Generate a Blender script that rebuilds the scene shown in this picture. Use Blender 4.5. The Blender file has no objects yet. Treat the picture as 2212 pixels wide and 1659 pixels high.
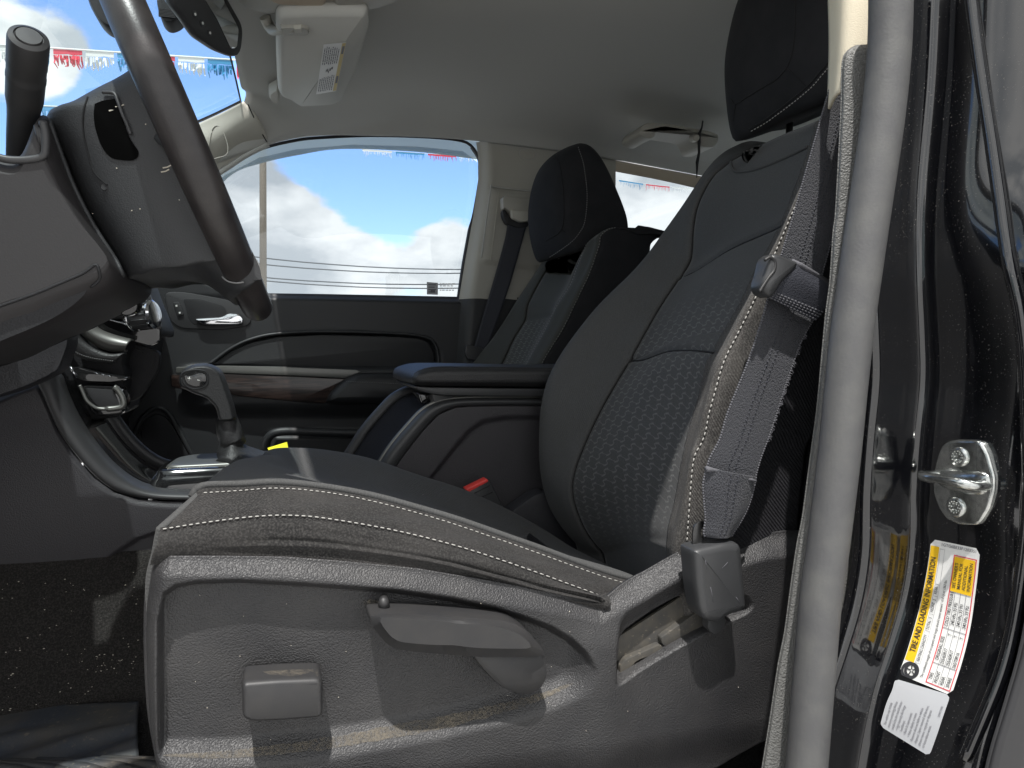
import bpy, bmesh, math, random
from mathutils import Vector, Matrix
random.seed(7)
R = math.radians
scene = bpy.context.scene
COL = scene.collection
# ---------------------------------------------------------------- camera
CZ = 1.30                      # eye height above the ground
YAW, PITCH, FPX = R(18.2), R(3.3), 1533.0   # FPX in pixels of a 2212 wide frame
cam_d = bpy.data.cameras.new('camera')
cam_d.sensor_width = 36; cam_d.lens = 36*FPX/2212
cam_d.clip_start = 0.02; cam_d.clip_end = 5000
cam = bpy.data.objects.new('camera', cam_d); COL.objects.link(cam)
cam.location = (0, 0, CZ)
cam.rotation_euler = (math.pi/2 - PITCH, 0, -YAW)
scene.camera = cam
scene.render.resolution_x = 1024; scene.render.resolution_y = 768
# ---------------------------------------------------------------- light
SUN_EL, SUN_AZ = R(69), R(-21)     # azimuth measured from -Y (driver's side) towards -X
sdir = Vector((math.cos(SUN_EL)*math.sin(SUN_AZ), -math.cos(SUN_EL)*math.cos(SUN_AZ), math.sin(SUN_EL)))
sun_d = bpy.data.lights.new('sun', 'SUN'); sun_d.energy = 2.3; sun_d.angle = R(0.9); sun_d.color = (1.0, 0.97, 0.93)
sun = bpy.data.objects.new('sun', sun_d); COL.objects.link(sun)
sun.rotation_euler = sdir.to_track_quat('Z', 'Y').to_euler()
vs = scene.view_settings
vs.view_transform = 'Standard'; vs.look = 'None'; vs.gamma = 1; vs.use_curve_mapping = False
vs.exposure = 1.42
scene.cycles.max_bounces = 10; scene.cycles.transparent_max_bounces = 12; scene.cycles.diffuse_bounces = 6

def pdir(px, py):
    u = (px-1106)/FPX; v = (829.5-py)/FPX
    sy, cy, sp, cp = math.sin(YAW), math.cos(YAW), math.sin(PITCH), math.cos(PITCH)
    return Vector((sy*cp + u*cy + v*sy*sp, cy*cp - u*sy + v*cy*sp, -sp + v*cp))
def P(px, py, Y):
    d = pdir(px, py); t = Y/d.y
    return Vector((d.x*t, Y, d.z*t + CZ))
def PX(px, py, X):
    d = pdir(px, py); t = X/d.x
    return Vector((X, d.y*t, d.z*t + CZ))
def PZ(px, py, Z):
    d = pdir(px, py); t = (Z-CZ)/d.z
    return Vector((d.x*t, d.y*t, Z))
def PP(pts, Y): return [P(a, b, Y) for a, b in pts]

# ---- world: Nishita sky with procedural clouds placed by direction
w = bpy.data.worlds.new("World"); scene.world = w; w.use_nodes = True
nt = w.node_tree; nt.nodes.clear(); N = nt.nodes.new; L = nt.links.new
def nd(t, **k):
    n = N(t)
    for a, b in k.items(): setattr(n, a, b)
    return n
out = N('ShaderNodeOutputWorld'); bg = N('ShaderNodeBackground'); L(bg.outputs[0], out.inputs[0])
sky = nd('ShaderNodeTexSky', sky_type='NISHITA', sun_disc=False, sun_elevation=SUN_EL, sun_rotation=math.atan2(sdir.x, sdir.y))
sky.air_density = 1.0; sky.dust_density = 0.6; sky.ozone_density = 1.5
tc = N('ShaderNodeTexCoord')
n1 = N('ShaderNodeTexNoise'); n1.inputs['Scale'].default_value = 5.2; n1.inputs['Detail'].default_value = 9; n1.inputs['Roughness'].default_value = 0.56
mp = N('ShaderNodeMapping'); mp.inputs['Scale'].default_value = (1, 1, 1.9); mp.inputs['Location'].default_value = (0.37, 1.1, 0.2)
L(tc.outputs['Generated'], mp.inputs[0]); L(mp.outputs[0], n1.inputs['Vector'])
acc = n1.outputs[0]
def math_(op, a, b=None, clamp=False):
    m = nd('ShaderNodeMath', operation=op, use_clamp=clamp)
    for i, x in enumerate((a, b)):
        if x is None: continue
        if isinstance(x, (int, float)): m.inputs[i].default_value = x
        else: L(x, m.inputs[i])
    return m.outputs[0]
# (pixel x, y, angular size, weight)
blobs = [(610, 500, .13, .34), (700, 470, .10, .26), (540, 440, .08, .22), (740, 560, .08, .2), (960, 540, .05, .22), (930, 478, .045, .16), (850, 600, .07, .12),
         (820, 400, .12, -.34), (900, 380, .12, -.3), (690, 340, .07, -.25), (880, 500, .03, -.1),
         (0, 30, .10, .42), (55, 175, .055, .32), (130, 150, .06, .16), (200, 60, .04, .10), (300, 150, .24, -.38), (160, 240, .16, -.2), (200, 100, .05, .10),
         (1430, 520, .22, .5), (1400, 400, .16, .4), (1500, 600, .2, .4), (1250, 520, .1, .2)]
blobs = [(pdir(a, b).normalized(), c, e) for a, b, c, e in blobs]
# unseen white clouds added behind and above the camera for neutral fill light
blobs += [(Vector(v).normalized(), c, e) for v, c, e in (((-.6, -.8, .5), .7, .22), ((.5, -.9, .4), .7, .25), ((-1, -.1, .45), .55, .22), ((.2, -.4, .9), .5, .18), ((1, .1, .4), .6, .2))]
for d, rad, wt in blobs:
    vm = nd('ShaderNodeVectorMath', operation='DISTANCE'); L(tc.outputs['Generated'], vm.inputs[0]); vm.inputs[1].default_value = d
    q = math_('DIVIDE', vm.outputs['Value'], rad); q = math_('MULTIPLY', q, q); q = math_('MULTIPLY', q, -1.0)
    e = math_('POWER', 2.718, q); e = math_('MULTIPLY', e, wt); acc = math_('ADD', acc, e)
mr = nd('ShaderNodeMapRange', interpolation_type='SMOOTHSTEP'); L(acc, mr.inputs[0]); mr.inputs[1].default_value = .51; mr.inputs[2].default_value = .62
n2 = N('ShaderNodeTexNoise'); n2.inputs['Scale'].default_value = 7; n2.inputs['Detail'].default_value = 6; L(mp.outputs[0], n2.inputs['Vector'])
cr = N('ShaderNodeValToRGB'); cr.color_ramp.elements[0].position = .40; cr.color_ramp.elements[0].color = (2.7, 2.85, 3.0, 1); cr.color_ramp.elements[1].position = .60; cr.color_ramp.elements[1].color = (5.2, 5.15, 5.05, 1)
L(n2.outputs[0], cr.inputs[0])
skym = nd('ShaderNodeMix', data_type='RGBA', blend_type='MULTIPLY'); skym.inputs[0].default_value = 1; L(sky.outputs[0], skym.inputs[6]); skym.inputs[7].default_value = (.92, 1.02, 1.22, 1)
mx = nd('ShaderNodeMix', data_type='RGBA'); L(mr.outputs[0], mx.inputs[0]); L(skym.outputs[2], mx.inputs[6]); L(cr.outputs[0], mx.inputs[7])
L(mx.outputs[2], bg.inputs[0]); bg.inputs[1].default_value = 0.13

# ---------------------------------------------------------------- helpers
WP = {}
def link(o, parent=None):
    COL.objects.link(o)
    if parent is not None:
        o.parent = parent; o.location = -WP[parent.name]
    WP[o.name] = Vector((0, 0, 0))
    return o
def thing(name, label, cat, loc=(0, 0, 0), group=None):
    o = bpy.data.objects.new(name, None); COL.objects.link(o); o.location = loc; o.empty_display_size = .05
    WP[o.name] = Vector(loc)
    o['label'] = label; o['category'] = cat
    if group: o['group'] = group
    return o
def tag(o, label, cat, group=None):
    o['label'] = label; o['category'] = cat
    if group: o['group'] = group
    return o
def mesh(name, verts, faces, mat, parent=None, smooth=True, uvs=None, solid=0, bevel=0, auto=None):
    me = bpy.data.meshes.new(name); me.from_pydata([tuple(v) for v in verts], [], faces)
    if uvs:
        l = me.uv_layers.new(name='UVMap')
        for lp in me.loops: l.data[lp.index].uv = uvs[lp.vertex_index]
    bm = bmesh.new(); bm.from_mesh(me); bmesh.ops.remove_doubles(bm, verts=bm.verts, dist=1e-6)
    bmesh.ops.recalc_face_normals(bm, faces=bm.faces); bm.to_mesh(me); bm.free()
    if mat: me.materials.append(mat)
    if smooth:
        me.shade_smooth()
        for p in me.polygons:
            if len(p.vertices) > 9: p.use_smooth = False
    if auto is not None:
        try: me.set_sharp_from_angle(angle=R(auto))
        except Exception: pass
    o = bpy.data.objects.new(name, me); link(o, parent)
    if solid:
        m = o.modifiers.new('s', 'SOLIDIFY'); m.thickness = solid; m.offset = 0 
    if bevel:
        m = o.modifiers.new('b', 'BEVEL'); m.width = bevel; m.segments = 3; m.limit_method = 'ANGLE'; m.angle_limit = R(35)
    return o
def cr_eval(p, n, closed=False):
    m = len(p); segs = m if closed else m-1; out = []
    if not closed and m == 2: return [p[0].lerp(p[1], i/(n-1)) for i in range(n)]
    cnt = n if closed else n-1
    for i in range(n):
        s = i*segs/cnt; k = min(int(s), segs-1); t = s-k
        if closed: a, b, c, d = (p[(k-1) % m], p[k % m], p[(k+1) % m], p[(k+2) % m])
        else:
            b, c = p[k], p[k+1]; a = p[k-1] if k > 0 else b*2-c; d = p[k+2] if k+2 < m else c*2-b
        out.append(b*(2*1)*.5 + (c-a)*(.5*t) + (a*2-b*5+c*4-d)*(.5*t*t) + (b*3-a-c*3+d)*(.5*t*t*t))
    return out
def resample(p, n, closed=False):
    """dense Catmull-Rom then even arc length"""
    d = cr_eval(p, max(len(p)*12, 24)+1, False) if not closed else cr_eval(p, len(p)*12, True)
    if closed: d = d+[d[0]]
    Ls = [0]
    for i in range(1, len(d)): Ls.append(Ls[-1]+(d[i]-d[i-1]).length)
    T = Ls[-1]; out = []; j = 0; cnt = n if closed else n-1
    for i in range(n):
        s = T*i/cnt
        while j < len(Ls)-2 and Ls[j+1] < s: j += 1
        q = (s-Ls[j])/max(Ls[j+1]-Ls[j], 1e-9); out.append(d[j].lerp(d[j+1], min(max(q, 0), 1)))
    return out
class Surf: pass
def patch(name, rows, mat, parent=None, nu=40, nv=40, disp=None, solid=0, even=True, flip=False, toward=None):
    """rows: list of polylines; smooth surface through them. u along a row, v across the rows (v=k/(len-1) is row k)"""
    rr = [resample(r, nu) if even else cr_eval(r, nu) for r in rows]
    G = []
    for i in range(nu): G.append(cr_eval([r[i] for r in rr], nv))
    # G[i][j]
    Nn = []
    for i in range(nu):
        c = []
        for j in range(nv):
            du = G[min(i+1, nu-1)][j]-G[max(i-1, 0)][j]; dv = G[i][min(j+1, nv-1)]-G[i][max(j-1, 0)]
            n = du.cross(dv); n = n.normalized() if n.length > 1e-12 else Vector((0, 0, 1))
            c.append(n)
        Nn.append(c)
    tw = toward if toward is not None else Vector((0, 0, CZ))
    ci, cj = nu//2, nv//2
    if Nn[ci][cj].dot(tw-G[ci][cj]) < 0: Nn = [[-x for x in c] for c in Nn]
    if disp:
        for i in range(nu):
            for j in range(nv): G[i][j] = G[i][j]+Nn[i][j]*disp(i/(nu-1), j/(nv-1))
    UL = [0]; VL = [0]
    for i in range(1, nu): UL.append(UL[-1]+(G[i][nv//2]-G[i-1][nv//2]).length)
    for j in range(1, nv): VL.append(VL[-1]+(G[nu//2][j]-G[nu//2][j-1]).length)
    V = [G[i][j] for i in range(nu) for j in range(nv)]
    uv = [(UL[i], VL[j]) for i in range(nu) for j in range(nv)]
    Fc = [(i*nv+j, (i+1)*nv+j, (i+1)*nv+j+1, i*nv+j+1) for i in range(nu-1) for j in range(nv-1)]
    o = None
    if name: 
        o = mesh(name, V, Fc, mat, parent, uvs=uv)
        if solid:
            m = o.modifiers.new('s', 'SOLIDIFY'); m.thickness = solid
            # thicken away from the camera side
            me = o.data; m.offset = -1 if sum(p.normal.dot((tw-p.center).normalized())*p.area for p in me.polygons) > 0 else 1
    S = Surf(); S.o = o; S.nu = nu; S.nv = nv; S.VL = VL; S.UL = UL
    def at(u, v, off=0):
        x = min(max(u, 0), 1)*(nu-1); y = min(max(v, 0), 1)*(nv-1); i = min(int(x), nu-2); j = min(int(y), nv-2); a = x-i; b = y-j
        p = (G[i][j]*(1-a)+G[i+1][j]*a)*(1-b)+(G[i][j+1]*(1-a)+G[i+1][j+1]*a)*b
        n = Nn[i][j]; return p+n*off
    S.at = at
    S.nrm = lambda u, v: Nn[int(min(max(u, 0), 1)*(nu-1))][int(min(max(v, 0), 1)*(nv-1))]
    return S
def tube_geo(path, rad, n=12, caps=True, squash=None):
    m = len(path); rad = list(rad) if isinstance(rad, (list, tuple)) else [rad]*m
    if len(rad) != m:
        k = len(rad)-1; rad = [rad[min(int(i*k/(m-1)), k-1)]+(rad[min(int(i*k/(m-1)), k-1)+1]-rad[min(int(i*k/(m-1)), k-1)])*(i*k/(m-1)-min(int(i*k/(m-1)), k-1)) for i in range(m)]
    V = []; Fc = []
    t0 = (path[1]-path[0]).normalized(); ref = Vector((0, 0, 1)) if abs(t0.z) < .9 else Vector((0, 1, 0))
    a = t0.cross(ref).normalized()
    for i, p in enumerate(path):
        t = (path[min(i+1, m-1)]-path[max(i-1, 0)]).normalized()
        a = (a-t*a.dot(t)).normalized(); b = t.cross(a)
        for k in range(n):
            an = 2*math.pi*k/n; V.append(p+(a*math.cos(an)+b*math.sin(an)*(squash or 1))*rad[i])
    for i in range(m-1):
        for k in range(n): Fc.append((i*n+k, i*n+(k+1) % n, (i+1)*n+(k+1) % n, (i+1)*n+k))
    if caps: Fc.append(tuple(range(n))[::-1]); Fc.append(tuple((m-1)*n+k for k in range(n)))
    return V, Fc
def tube(name, path, rad, mat, parent=None, n=12, res=None, squash=None, auto=None):
    if res: path = resample(path, res)
    V, Fc = tube_geo(path, rad, n, True, squash); return mesh(name, V, Fc, mat, parent, auto=auto)
class MB:
    def __init__(s): s.V = []; s.F = []
    def add(s, V, F):
        b = len(s.V); s.V += list(V); s.F += [tuple(b+i for i in f) for f in F]; return s
    def tube(s, path, rad, n=8, res=None):
        if res: path = resample(path, res)
        return s.add(*tube_geo(path, rad, n))
    def box(s, c, sz, rot=None):
        V = [Vector((x*sz[0]/2, y*sz[1]/2, z*sz[2]/2)) for x in (-1, 1) for y in (-1, 1) for z in (-1, 1)]
        if rot is not None: V = [rot @ v for v in V]
        return s.add([v+Vector(c) for v in V], [(0, 1, 3, 2), (4, 6, 7, 5), (0, 4, 5, 1), (2, 3, 7, 6), (0, 2, 6, 4), (1, 5, 7, 3)])
    def out(s, name, mat, parent=None, **k): return mesh(name, s.V, s.F, mat, parent, **k)
def stitches(name, fn, mat, parent, length, pitch=.0058, w=.0009, fill=.62, t0=0, t1=1):
    """fn(t)->point on a line; dashes as little capsules"""
    n = int(length/pitch*(t1-t0)); mb = MB()
    for i in range(n):
        a = t0+(t1-t0)*i/n; b = a+(t1-t0)*fill/n
        p, q = fn(a), fn(b); m = (p+q)/2
        if (q-p).length < 1e-6: continue
        mb.tube([p, p.lerp(q, .15), m, p.lerp(q, .85), q], [w*.4, w, w*1.05, w, w*.4], 5)
    return mb.out(name, mat, parent)
def round_poly(p, r, k=5):
    out = []; m = len(p)
    for i in range(m):
        a, b, c = p[i-1], p[i], p[(i+1) % m]
        ra = min(r, (a-b).length*.48); rc = min(r, (c-b).length*.48)
        s = b+(a-b).normalized()*ra; e = b+(c-b).normalized()*rc
        for j in range(k+1):
            t = j/k; out.append(s*(1-t)**2+b*2*t*(1-t)+e*t*t)
    return out
def safe_inset(ol, nrm, d):
    """inset a closed planar loop without crossing itself"""
    m = len(ol)
    if abs(d) < 1e-9: return [p.copy() for p in ol]
    out = []
    for i in range(m):
        t = (ol[(i+1) % m]-ol[i-1]).normalized(); p = ol[i]+nrm.cross(t)*d
        if d > .0012:
            for _ in range(5):
                bd = 1e9; bq = None
                for j in range(m):
                    a = ol[j]; e = ol[(j+1) % m]-a; L2 = e.length_squared
                    s = min(max((p-a).dot(e)/L2, 0), 1) if L2 > 1e-14 else 0
                    q = a+e*s; D = (p-q).length
                    if D < bd: bd = D; bq = q; be = e
                if bd >= d*.985: break
                dr = nrm.cross(be.normalized()) if be.length > 1e-9 else (p-bq)
                p = p+dr*(d-bd)*.9
        out.append(p)
    return out
def puff(name, ol, axis, prof, mat, parent=None, auto=40, ret=False):
    """closed outline ol (3D, planar); prof=[(inset, shift along axis)...] -> lofted capped solid"""
    m = len(ol); nrm = Vector((0, 0, 0))
    for i in range(m): nrm += ol[i].cross(ol[(i+1) % m])
    nrm.normalize(); V = []; Fc = []
    c0 = sum(ol, Vector())/m; nrm = Vector((0, 0, 0))
    for i in range(m): nrm += (ol[i]-c0).cross(ol[(i+1) % m]-c0)
    nrm.normalize(); cache = {}
    for ins, sh in prof:
        if ins not in cache: cache[ins] = safe_inset(ol, nrm, ins)
        V += [p+axis*sh for p in cache[ins]]
    for k in range(len(prof)-1):
        for i in range(m): Fc.append((k*m+i, k*m+(i+1) % m, (k+1)*m+(i+1) % m, (k+1)*m+i))
    Fc.append(tuple(range(m))); Fc.append(tuple((len(prof)-1)*m+i for i in range(m)))
    if ret: return V, Fc
    return mesh(name, V, Fc, mat, parent, auto=auto)
AY = Vector((0, 1, 0)); AX = Vector((1, 0, 0)); AZ = Vector((0, 0, 1))
def bprof(th, b): return [(b, 0), (b*.35, b*.2), (0, b), (0, th-b), (b, th)]
def plate(name, px, Y, th, mat, parent=None, r=0.006, b=.003, smooth=False, auto=40, n=48, ret=False):
    """outline in photograph-scale pixels on the plane Y, thickness th going away"""
    p = PP(px, Y)
    ol = resample(p, n, True) if smooth else round_poly(p, r)
    return puff(name, ol, AY, bprof(th, b), mat, parent, auto, ret)
def loft(name, secs, mat, parent=None, n=48, caps=True, nv=None, auto=None, align=True):
    ss = [resample(s, n, True) for s in secs]
    if nv: 
        cols = [cr_eval([s[i] for s in ss], nv) for i in range(n)]; ss = [[c[j] for c in cols] for j in range(nv)]
    V = [p for s in ss for p in s]; m = len(ss)
    Fc = [(k*n+i, k*n+(i+1) % n, (k+1)*n+(i+1) % n, (k+1)*n+i) for k in range(m-1) for i in range(n)]
    if caps: Fc += [tuple(range(n)), tuple((m-1)*n+i for i in range(n))]
    return mesh(name, V, Fc, mat, parent, auto=auto)
def disc_geo(c, axis, prof, n=28):
    """lathe: prof [(radius, height)] along axis"""
    ax = axis.normalized(); a = ax.orthogonal().normalized(); b = ax.cross(a); V = []; Fc = []
    for r, h in prof:
        for k in range(n):
            an = 2*math.pi*k/n; V.append(c+ax*h+(a*math.cos(an)+b*math.sin(an))*max(r, 1e-5))
    for j in range(len(prof)-1):
        for k in range(n): Fc.append((j*n+k, j*n+(k+1) % n, (j+1)*n+(k+1) % n, (j+1)*n+k))
    Fc.append(tuple(range(n))); Fc.append(tuple((len(prof)-1)*n+k for k in range(n)))
    return V, Fc
def lathe(name, c, axis, prof, mat, parent=None, n=28, auto=35): return mesh(name, *disc_geo(c, axis, prof, n), mat, parent, auto=auto)
_tc = {}
def text_geo(s, size=1.0, bold=0.0):
    key = (s, bold)
    if key not in _tc:
        cu = bpy.data.curves.new('t', 'FONT'); cu.body = s; cu.size = 1; cu.offset = bold; cu.resolution_u = 3
        ob = bpy.data.objects.new('t', cu); COL.objects.link(ob)
        dg = bpy.context.evaluated_depsgraph_get(); me = bpy.data.meshes.new_from_object(ob.evaluated_get(dg))
        V = [v.co.copy() for v in me.vertices]; Fc = [tuple(p.vertices) for p in me.polygons]
        bpy.data.objects.remove(ob); bpy.data.curves.remove(cu); bpy.data.meshes.remove(me)
        _tc[key] = (V, Fc)
    V, Fc = _tc[key]; return [v*size for v in V], Fc
def text_width(s, bold=0): 
    V, _ = text_geo(s, 1, bold); return max(v.x for v in V)-min(v.x for v in V) if V else 0
def sm(a, b, x):
    t = min(max((x-a)/(b-a), 0), 1); return t*t*(3-2*t)
def gauss(x, c, s): return math.exp(-((x-c)/s)**2)
# ---------------------------------------------------------------- materials
def mat(name, col, rough=.5, metal=0, bump=None, coat=0, sheen=0, var=None, spec=.5, dust=None, emit=None, coords='Object', fleck=None, squig=None, wood=False, twill=None):
    """bump=[(kind, scale, strength, distance)], var=(scale, darker colour), dust=(scale, threshold, colour)"""
    m = bpy.data.materials.new(name); m.use_nodes = True; nt = m.node_tree; b = nt.nodes['Principled BSDF']; N = nt.nodes.new; L = nt.links.new
    b.inputs['Base Color'].default_value = (*col, 1); b.inputs['Roughness'].default_value = rough; b.inputs['Metallic'].default_value = metal
    b.inputs['Specular IOR Level'].default_value = spec
    b.inputs['Coat Weight'].default_value = coat; b.inputs['Coat Roughness'].default_value = .03
    if sheen: b.inputs['Sheen Weight'].default_value = sheen; b.inputs['Sheen Roughness'].default_value = .4; b.inputs['Sheen Tint'].default_value = (1, 1, 1, 1)
    tc = N('ShaderNodeTexCoord'); co = tc.outputs[coords]
    base = None
    def cmix(fac, a, bcol):
        x = N('ShaderNodeMix'); x.data_type = 'RGBA'; L(fac, x.inputs[0])
        if a is None: x.inputs[6].default_value = (*col, 1)
        else: L(a, x.inputs[6])
        x.inputs[7].default_value = (*bcol, 1); return x.outputs[2]
    if wood:
        mpp = N('ShaderNodeMapping'); mpp.inputs['Scale'].default_value = (3, 3, 40); L(co, mpp.inputs[0])
        wv = N('ShaderNodeTexNoise'); wv.inputs['Scale'].default_value = 3.5; wv.inputs['Detail'].default_value = 5; wv.inputs['Distortion'].default_value = 1.2; L(mpp.outputs[0], wv.inputs[0])
        r = N('ShaderNodeValToRGB'); r.color_ramp.elements[0].position = .42; r.color_ramp.elements[0].color = (.010, .006, .005, 1); r.color_ramp.elements[1].position = .62; r.color_ramp.elements[1].color = (.046, .027, .022, 1)
        L(wv.outputs[0], r.inputs[0]); base = r.outputs[0]
    if var:
        nz = N('ShaderNodeTexNoise'); nz.inputs['Scale'].default_value = var[0]; nz.inputs['Detail'].default_value = 6; nz.inputs['Roughness'].default_value = .6; L(co, nz.inputs[0])
        r = N('ShaderNodeMapRange'); L(nz.outputs[0], r.inputs[0]); r.inputs[1].default_value = .38; r.inputs[2].default_value = .68
        base = cmix(r.outputs[0], base, var[1])
    if fleck:
        nz = N('ShaderNodeTexNoise'); nz.inputs['Scale'].default_value = fleck[0]; nz.inputs['Detail'].default_value = 2; L(co, nz.inputs[0])
        r = N('ShaderNodeMapRange'); L(nz.outputs[0], r.inputs[0]); r.inputs[1].default_value = .44; r.inputs[2].default_value = .66; r.inputs[4].default_value = .8
        base = cmix(r.outputs[0], base, fleck[1])
    if squig:
        # rows of little hooked waves woven into the cloth, in UV metres
        sep = N('ShaderNodeSeparateXYZ'); L(tc.outputs['UV'], sep.inputs[0])
        def mm(op, a, bb=None, c=None):
            q = N('ShaderNodeMath'); q.operation = op
            for i, x in enumerate((a, bb, c)):
                if x is None: continue
                if isinstance(x, (int, float)): q.inputs[i].default_value = x
                else: L(x, q.inputs[i])
            return q.outputs[0]
        per, row = squig['per'], squig['row']
        s = mm('DIVIDE', sep.outputs[0], per); t = mm('DIVIDE', sep.outputs[1], row)
        if squig.get('swap'): s, t = mm('DIVIDE', sep.outputs[1], per), mm('DIVIDE', sep.outputs[0], row)
        ph = mm('ADD', mm('MULTIPLY', s, 6.2832), mm('MULTIPLY', mm('SINE', mm('MULTIPLY', t, 6.2832)), 1.1))
        wave = mm('MULTIPLY', mm('SINE', ph), .62)
        wave = mm('ADD', wave, mm('MULTIPLY', mm('SINE', mm('MULTIPLY', ph, 3)), .10))
        fr = mm('FRACT', mm('ADD', mm('SUBTRACT', t, mm('MULTIPLY', wave, .5)), 100.5))
        ds = mm('ABSOLUTE', mm('SUBTRACT', fr, .5))
        line = N('ShaderNodeMapRange'); L(ds, line.inputs[0]); line.inputs[1].default_value = .13; line.inputs[2].default_value = .045; line.inputs[3].default_value = 0; line.inputs[4].default_value = 1
        # fade
        nz = N('ShaderNodeTexNoise'); nz.inputs['Scale'].default_value = 500; L(tc.outputs['UV'], nz.inputs[0])
        fac = mm('MULTIPLY', line.outputs[0], mm('MULTIPLY', nz.outputs[0], squig.get('amt', 1.0)))
        if 'bands' in squig:
            tot = None
            for (a, bnd) in squig['bands']:   # in v metres: fade in a..b
                axis = sep.outputs[0] if squig.get('fade_u') else sep.outputs[1]
                r = N('ShaderNodeMapRange'); r.interpolation_type = 'SMOOTHSTEP'; L(axis, r.inputs[0]); r.inputs[1].default_value = a; r.inputs[2].default_value = bnd
                tot = r.outputs[0] if tot is None else mm('MULTIPLY', tot, r.outputs[0])
            fac = mm('MULTIPLY', fac, tot)
        base = cmix(fac, base, squig['col'])
    if dust:
        nz = N('ShaderNodeTexNoise'); nz.inputs['Scale'].default_value = dust[0]; nz.inputs['Detail'].default_value = 3; L(co, nz.inputs[0])
        r = N('ShaderNodeMapRange'); L(nz.outputs[0], r.inputs[0]); r.inputs[1].default_value = dust[1]; r.inputs[2].default_value = dust[1]+.06
        big = N('ShaderNodeTexNoise'); big.inputs['Scale'].default_value = 9; L(co, big.inputs[0])
        r2 = N('ShaderNodeMapRange'); L(big.outputs[0], r2.inputs[0]); r2.inputs[1].default_value = .35; r2.inputs[2].default_value = .6
        q = N('ShaderNodeMath'); q.operation = 'MULTIPLY'; L(r.outputs[0], q.inputs[0]); L(r2.outputs[0], q.inputs[1])
        base = cmix(q.outputs[0], base, dust[2])
        rr = N('ShaderNodeMix'); rr.data_type = 'FLOAT'; L(q.outputs[0], rr.inputs[0]); rr.inputs[2].default_value = rough; rr.inputs[3].default_value = .8; L(rr.outputs[0], b.inputs['Roughness'])
        if coat:
            cw = N('ShaderNodeMath'); cw.operation = 'MULTIPLY_ADD'; L(q.outputs[0], cw.inputs[0]); cw.inputs[1].default_value = -coat; cw.inputs[2].default_value = coat; L(cw.outputs[0], b.inputs['Coat Weight'])
    if base is not None: L(base, b.inputs['Base Color'])
    prev = None
    for kind, sc, st, dist in (bump or []):
        bp = N('ShaderNodeBump'); bp.inputs['Strength'].default_value = st; bp.inputs['Distance'].default_value = dist
        if kind == 'grain':
            nz = N('ShaderNodeTexNoise'); nz.inputs['Scale'].default_value = sc*.6; L(co, nz.inputs[0])
            av = N('ShaderNodeVectorMath'); av.operation = 'MULTIPLY_ADD'; L(nz.outputs['Color'], av.inputs[0]); av.inputs[1].default_value = (1.6/sc,)*3; L(co, av.inputs[2])
            vo = N('ShaderNodeTexVoronoi'); vo.feature = 'SMOOTH_F1'; vo.inputs['Scale'].default_value = sc; vo.inputs['Smoothness'].default_value = .35; L(av.outputs[0], vo.inputs['Vector'])
            inv = N('ShaderNodeMath'); inv.operation = 'SUBTRACT'; inv.inputs[0].default_value = 1; L(vo.outputs['Distance'], inv.inputs[1]); h = inv.outputs[0]
        elif kind == 'twill':
            wv = N('ShaderNodeTexWave'); wv.bands_direction = 'DIAGONAL'; wv.inputs['Scale'].default_value = sc; wv.inputs['Distortion'].default_value = .6; wv.inputs['Detail'].default_value = 1
            L(tc.outputs['UV'], wv.inputs[0]); h = wv.outputs['Fac']
        elif kind == 'web':
            # webbing: rows of short stitches in UV
            wv = N('ShaderNodeTexVoronoi'); wv.inputs['Scale'].default_value = sc; mp2 = N('ShaderNodeMapping'); mp2.inputs['Scale'].default_value = (.55, 1.3, 1); L(tc.outputs['UV'], mp2.inputs[0]); L(mp2.outputs[0], wv.inputs['Vector'])
            inv = N('ShaderNodeMath'); inv.operation = 'SUBTRACT'; inv.inputs[0].default_value = 1; L(wv.outputs['Distance'], inv.inputs[1]); h = inv.outputs[0]
        else:
            nz = N('ShaderNodeTexNoise'); nz.inputs['Scale'].default_value = sc; nz.inputs['Detail'].default_value = 4; L(co, nz.inputs[0]); h = nz.outputs[0]
        L(h, bp.inputs['Height'])
        if prev: L(prev, bp.inputs['Normal'])
        prev = bp.outputs[0]
    if prev: L(prev, b.inputs['Normal'])
    if emit: b.inputs['Emission Color'].default_value = (*emit, 1); b.inputs['Emission Strength'].default_value = 1
    return m
def glass_mat(name, tint, refl=.06, rough=0.0):
    m = bpy.data.materials.new(name); m.use_nodes = True; nt = m.node_tree; nt.nodes.clear(); N = nt.nodes.new; L = nt.links.new
    o = N('ShaderNodeOutputMaterial'); mxs = N('ShaderNodeMixShader'); tr = N('ShaderNodeBsdfTransparent'); tr.inputs[0].default_value = (*tint, 1)
    gl = N('ShaderNodeBsdfGlossy'); gl.inputs['Roughness'].default_value = rough; gl.inputs[0].default_value = (1, 1, 1, 1)
    fr = N('ShaderNodeLayerWeight'); fr.inputs[0].default_value = .5
    pw = N('ShaderNodeMath'); pw.operation = 'POWER'; L(fr.outputs['Facing'], pw.inputs[0]); pw.inputs[1].default_value = 5
    ma = N('ShaderNodeMath'); ma.operation = 'MULTIPLY_ADD'; L(pw.outputs[0], ma.inputs[0]); ma.inputs[1].default_value = .5; ma.inputs[2].default_value = refl*.6
    L(ma.outputs[0], mxs.inputs[0]); L(tr.outputs[0], mxs.inputs[1]); L(gl.outputs[0], mxs.inputs[2]); L(mxs.outputs[0], o.inputs[0]); return m
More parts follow.
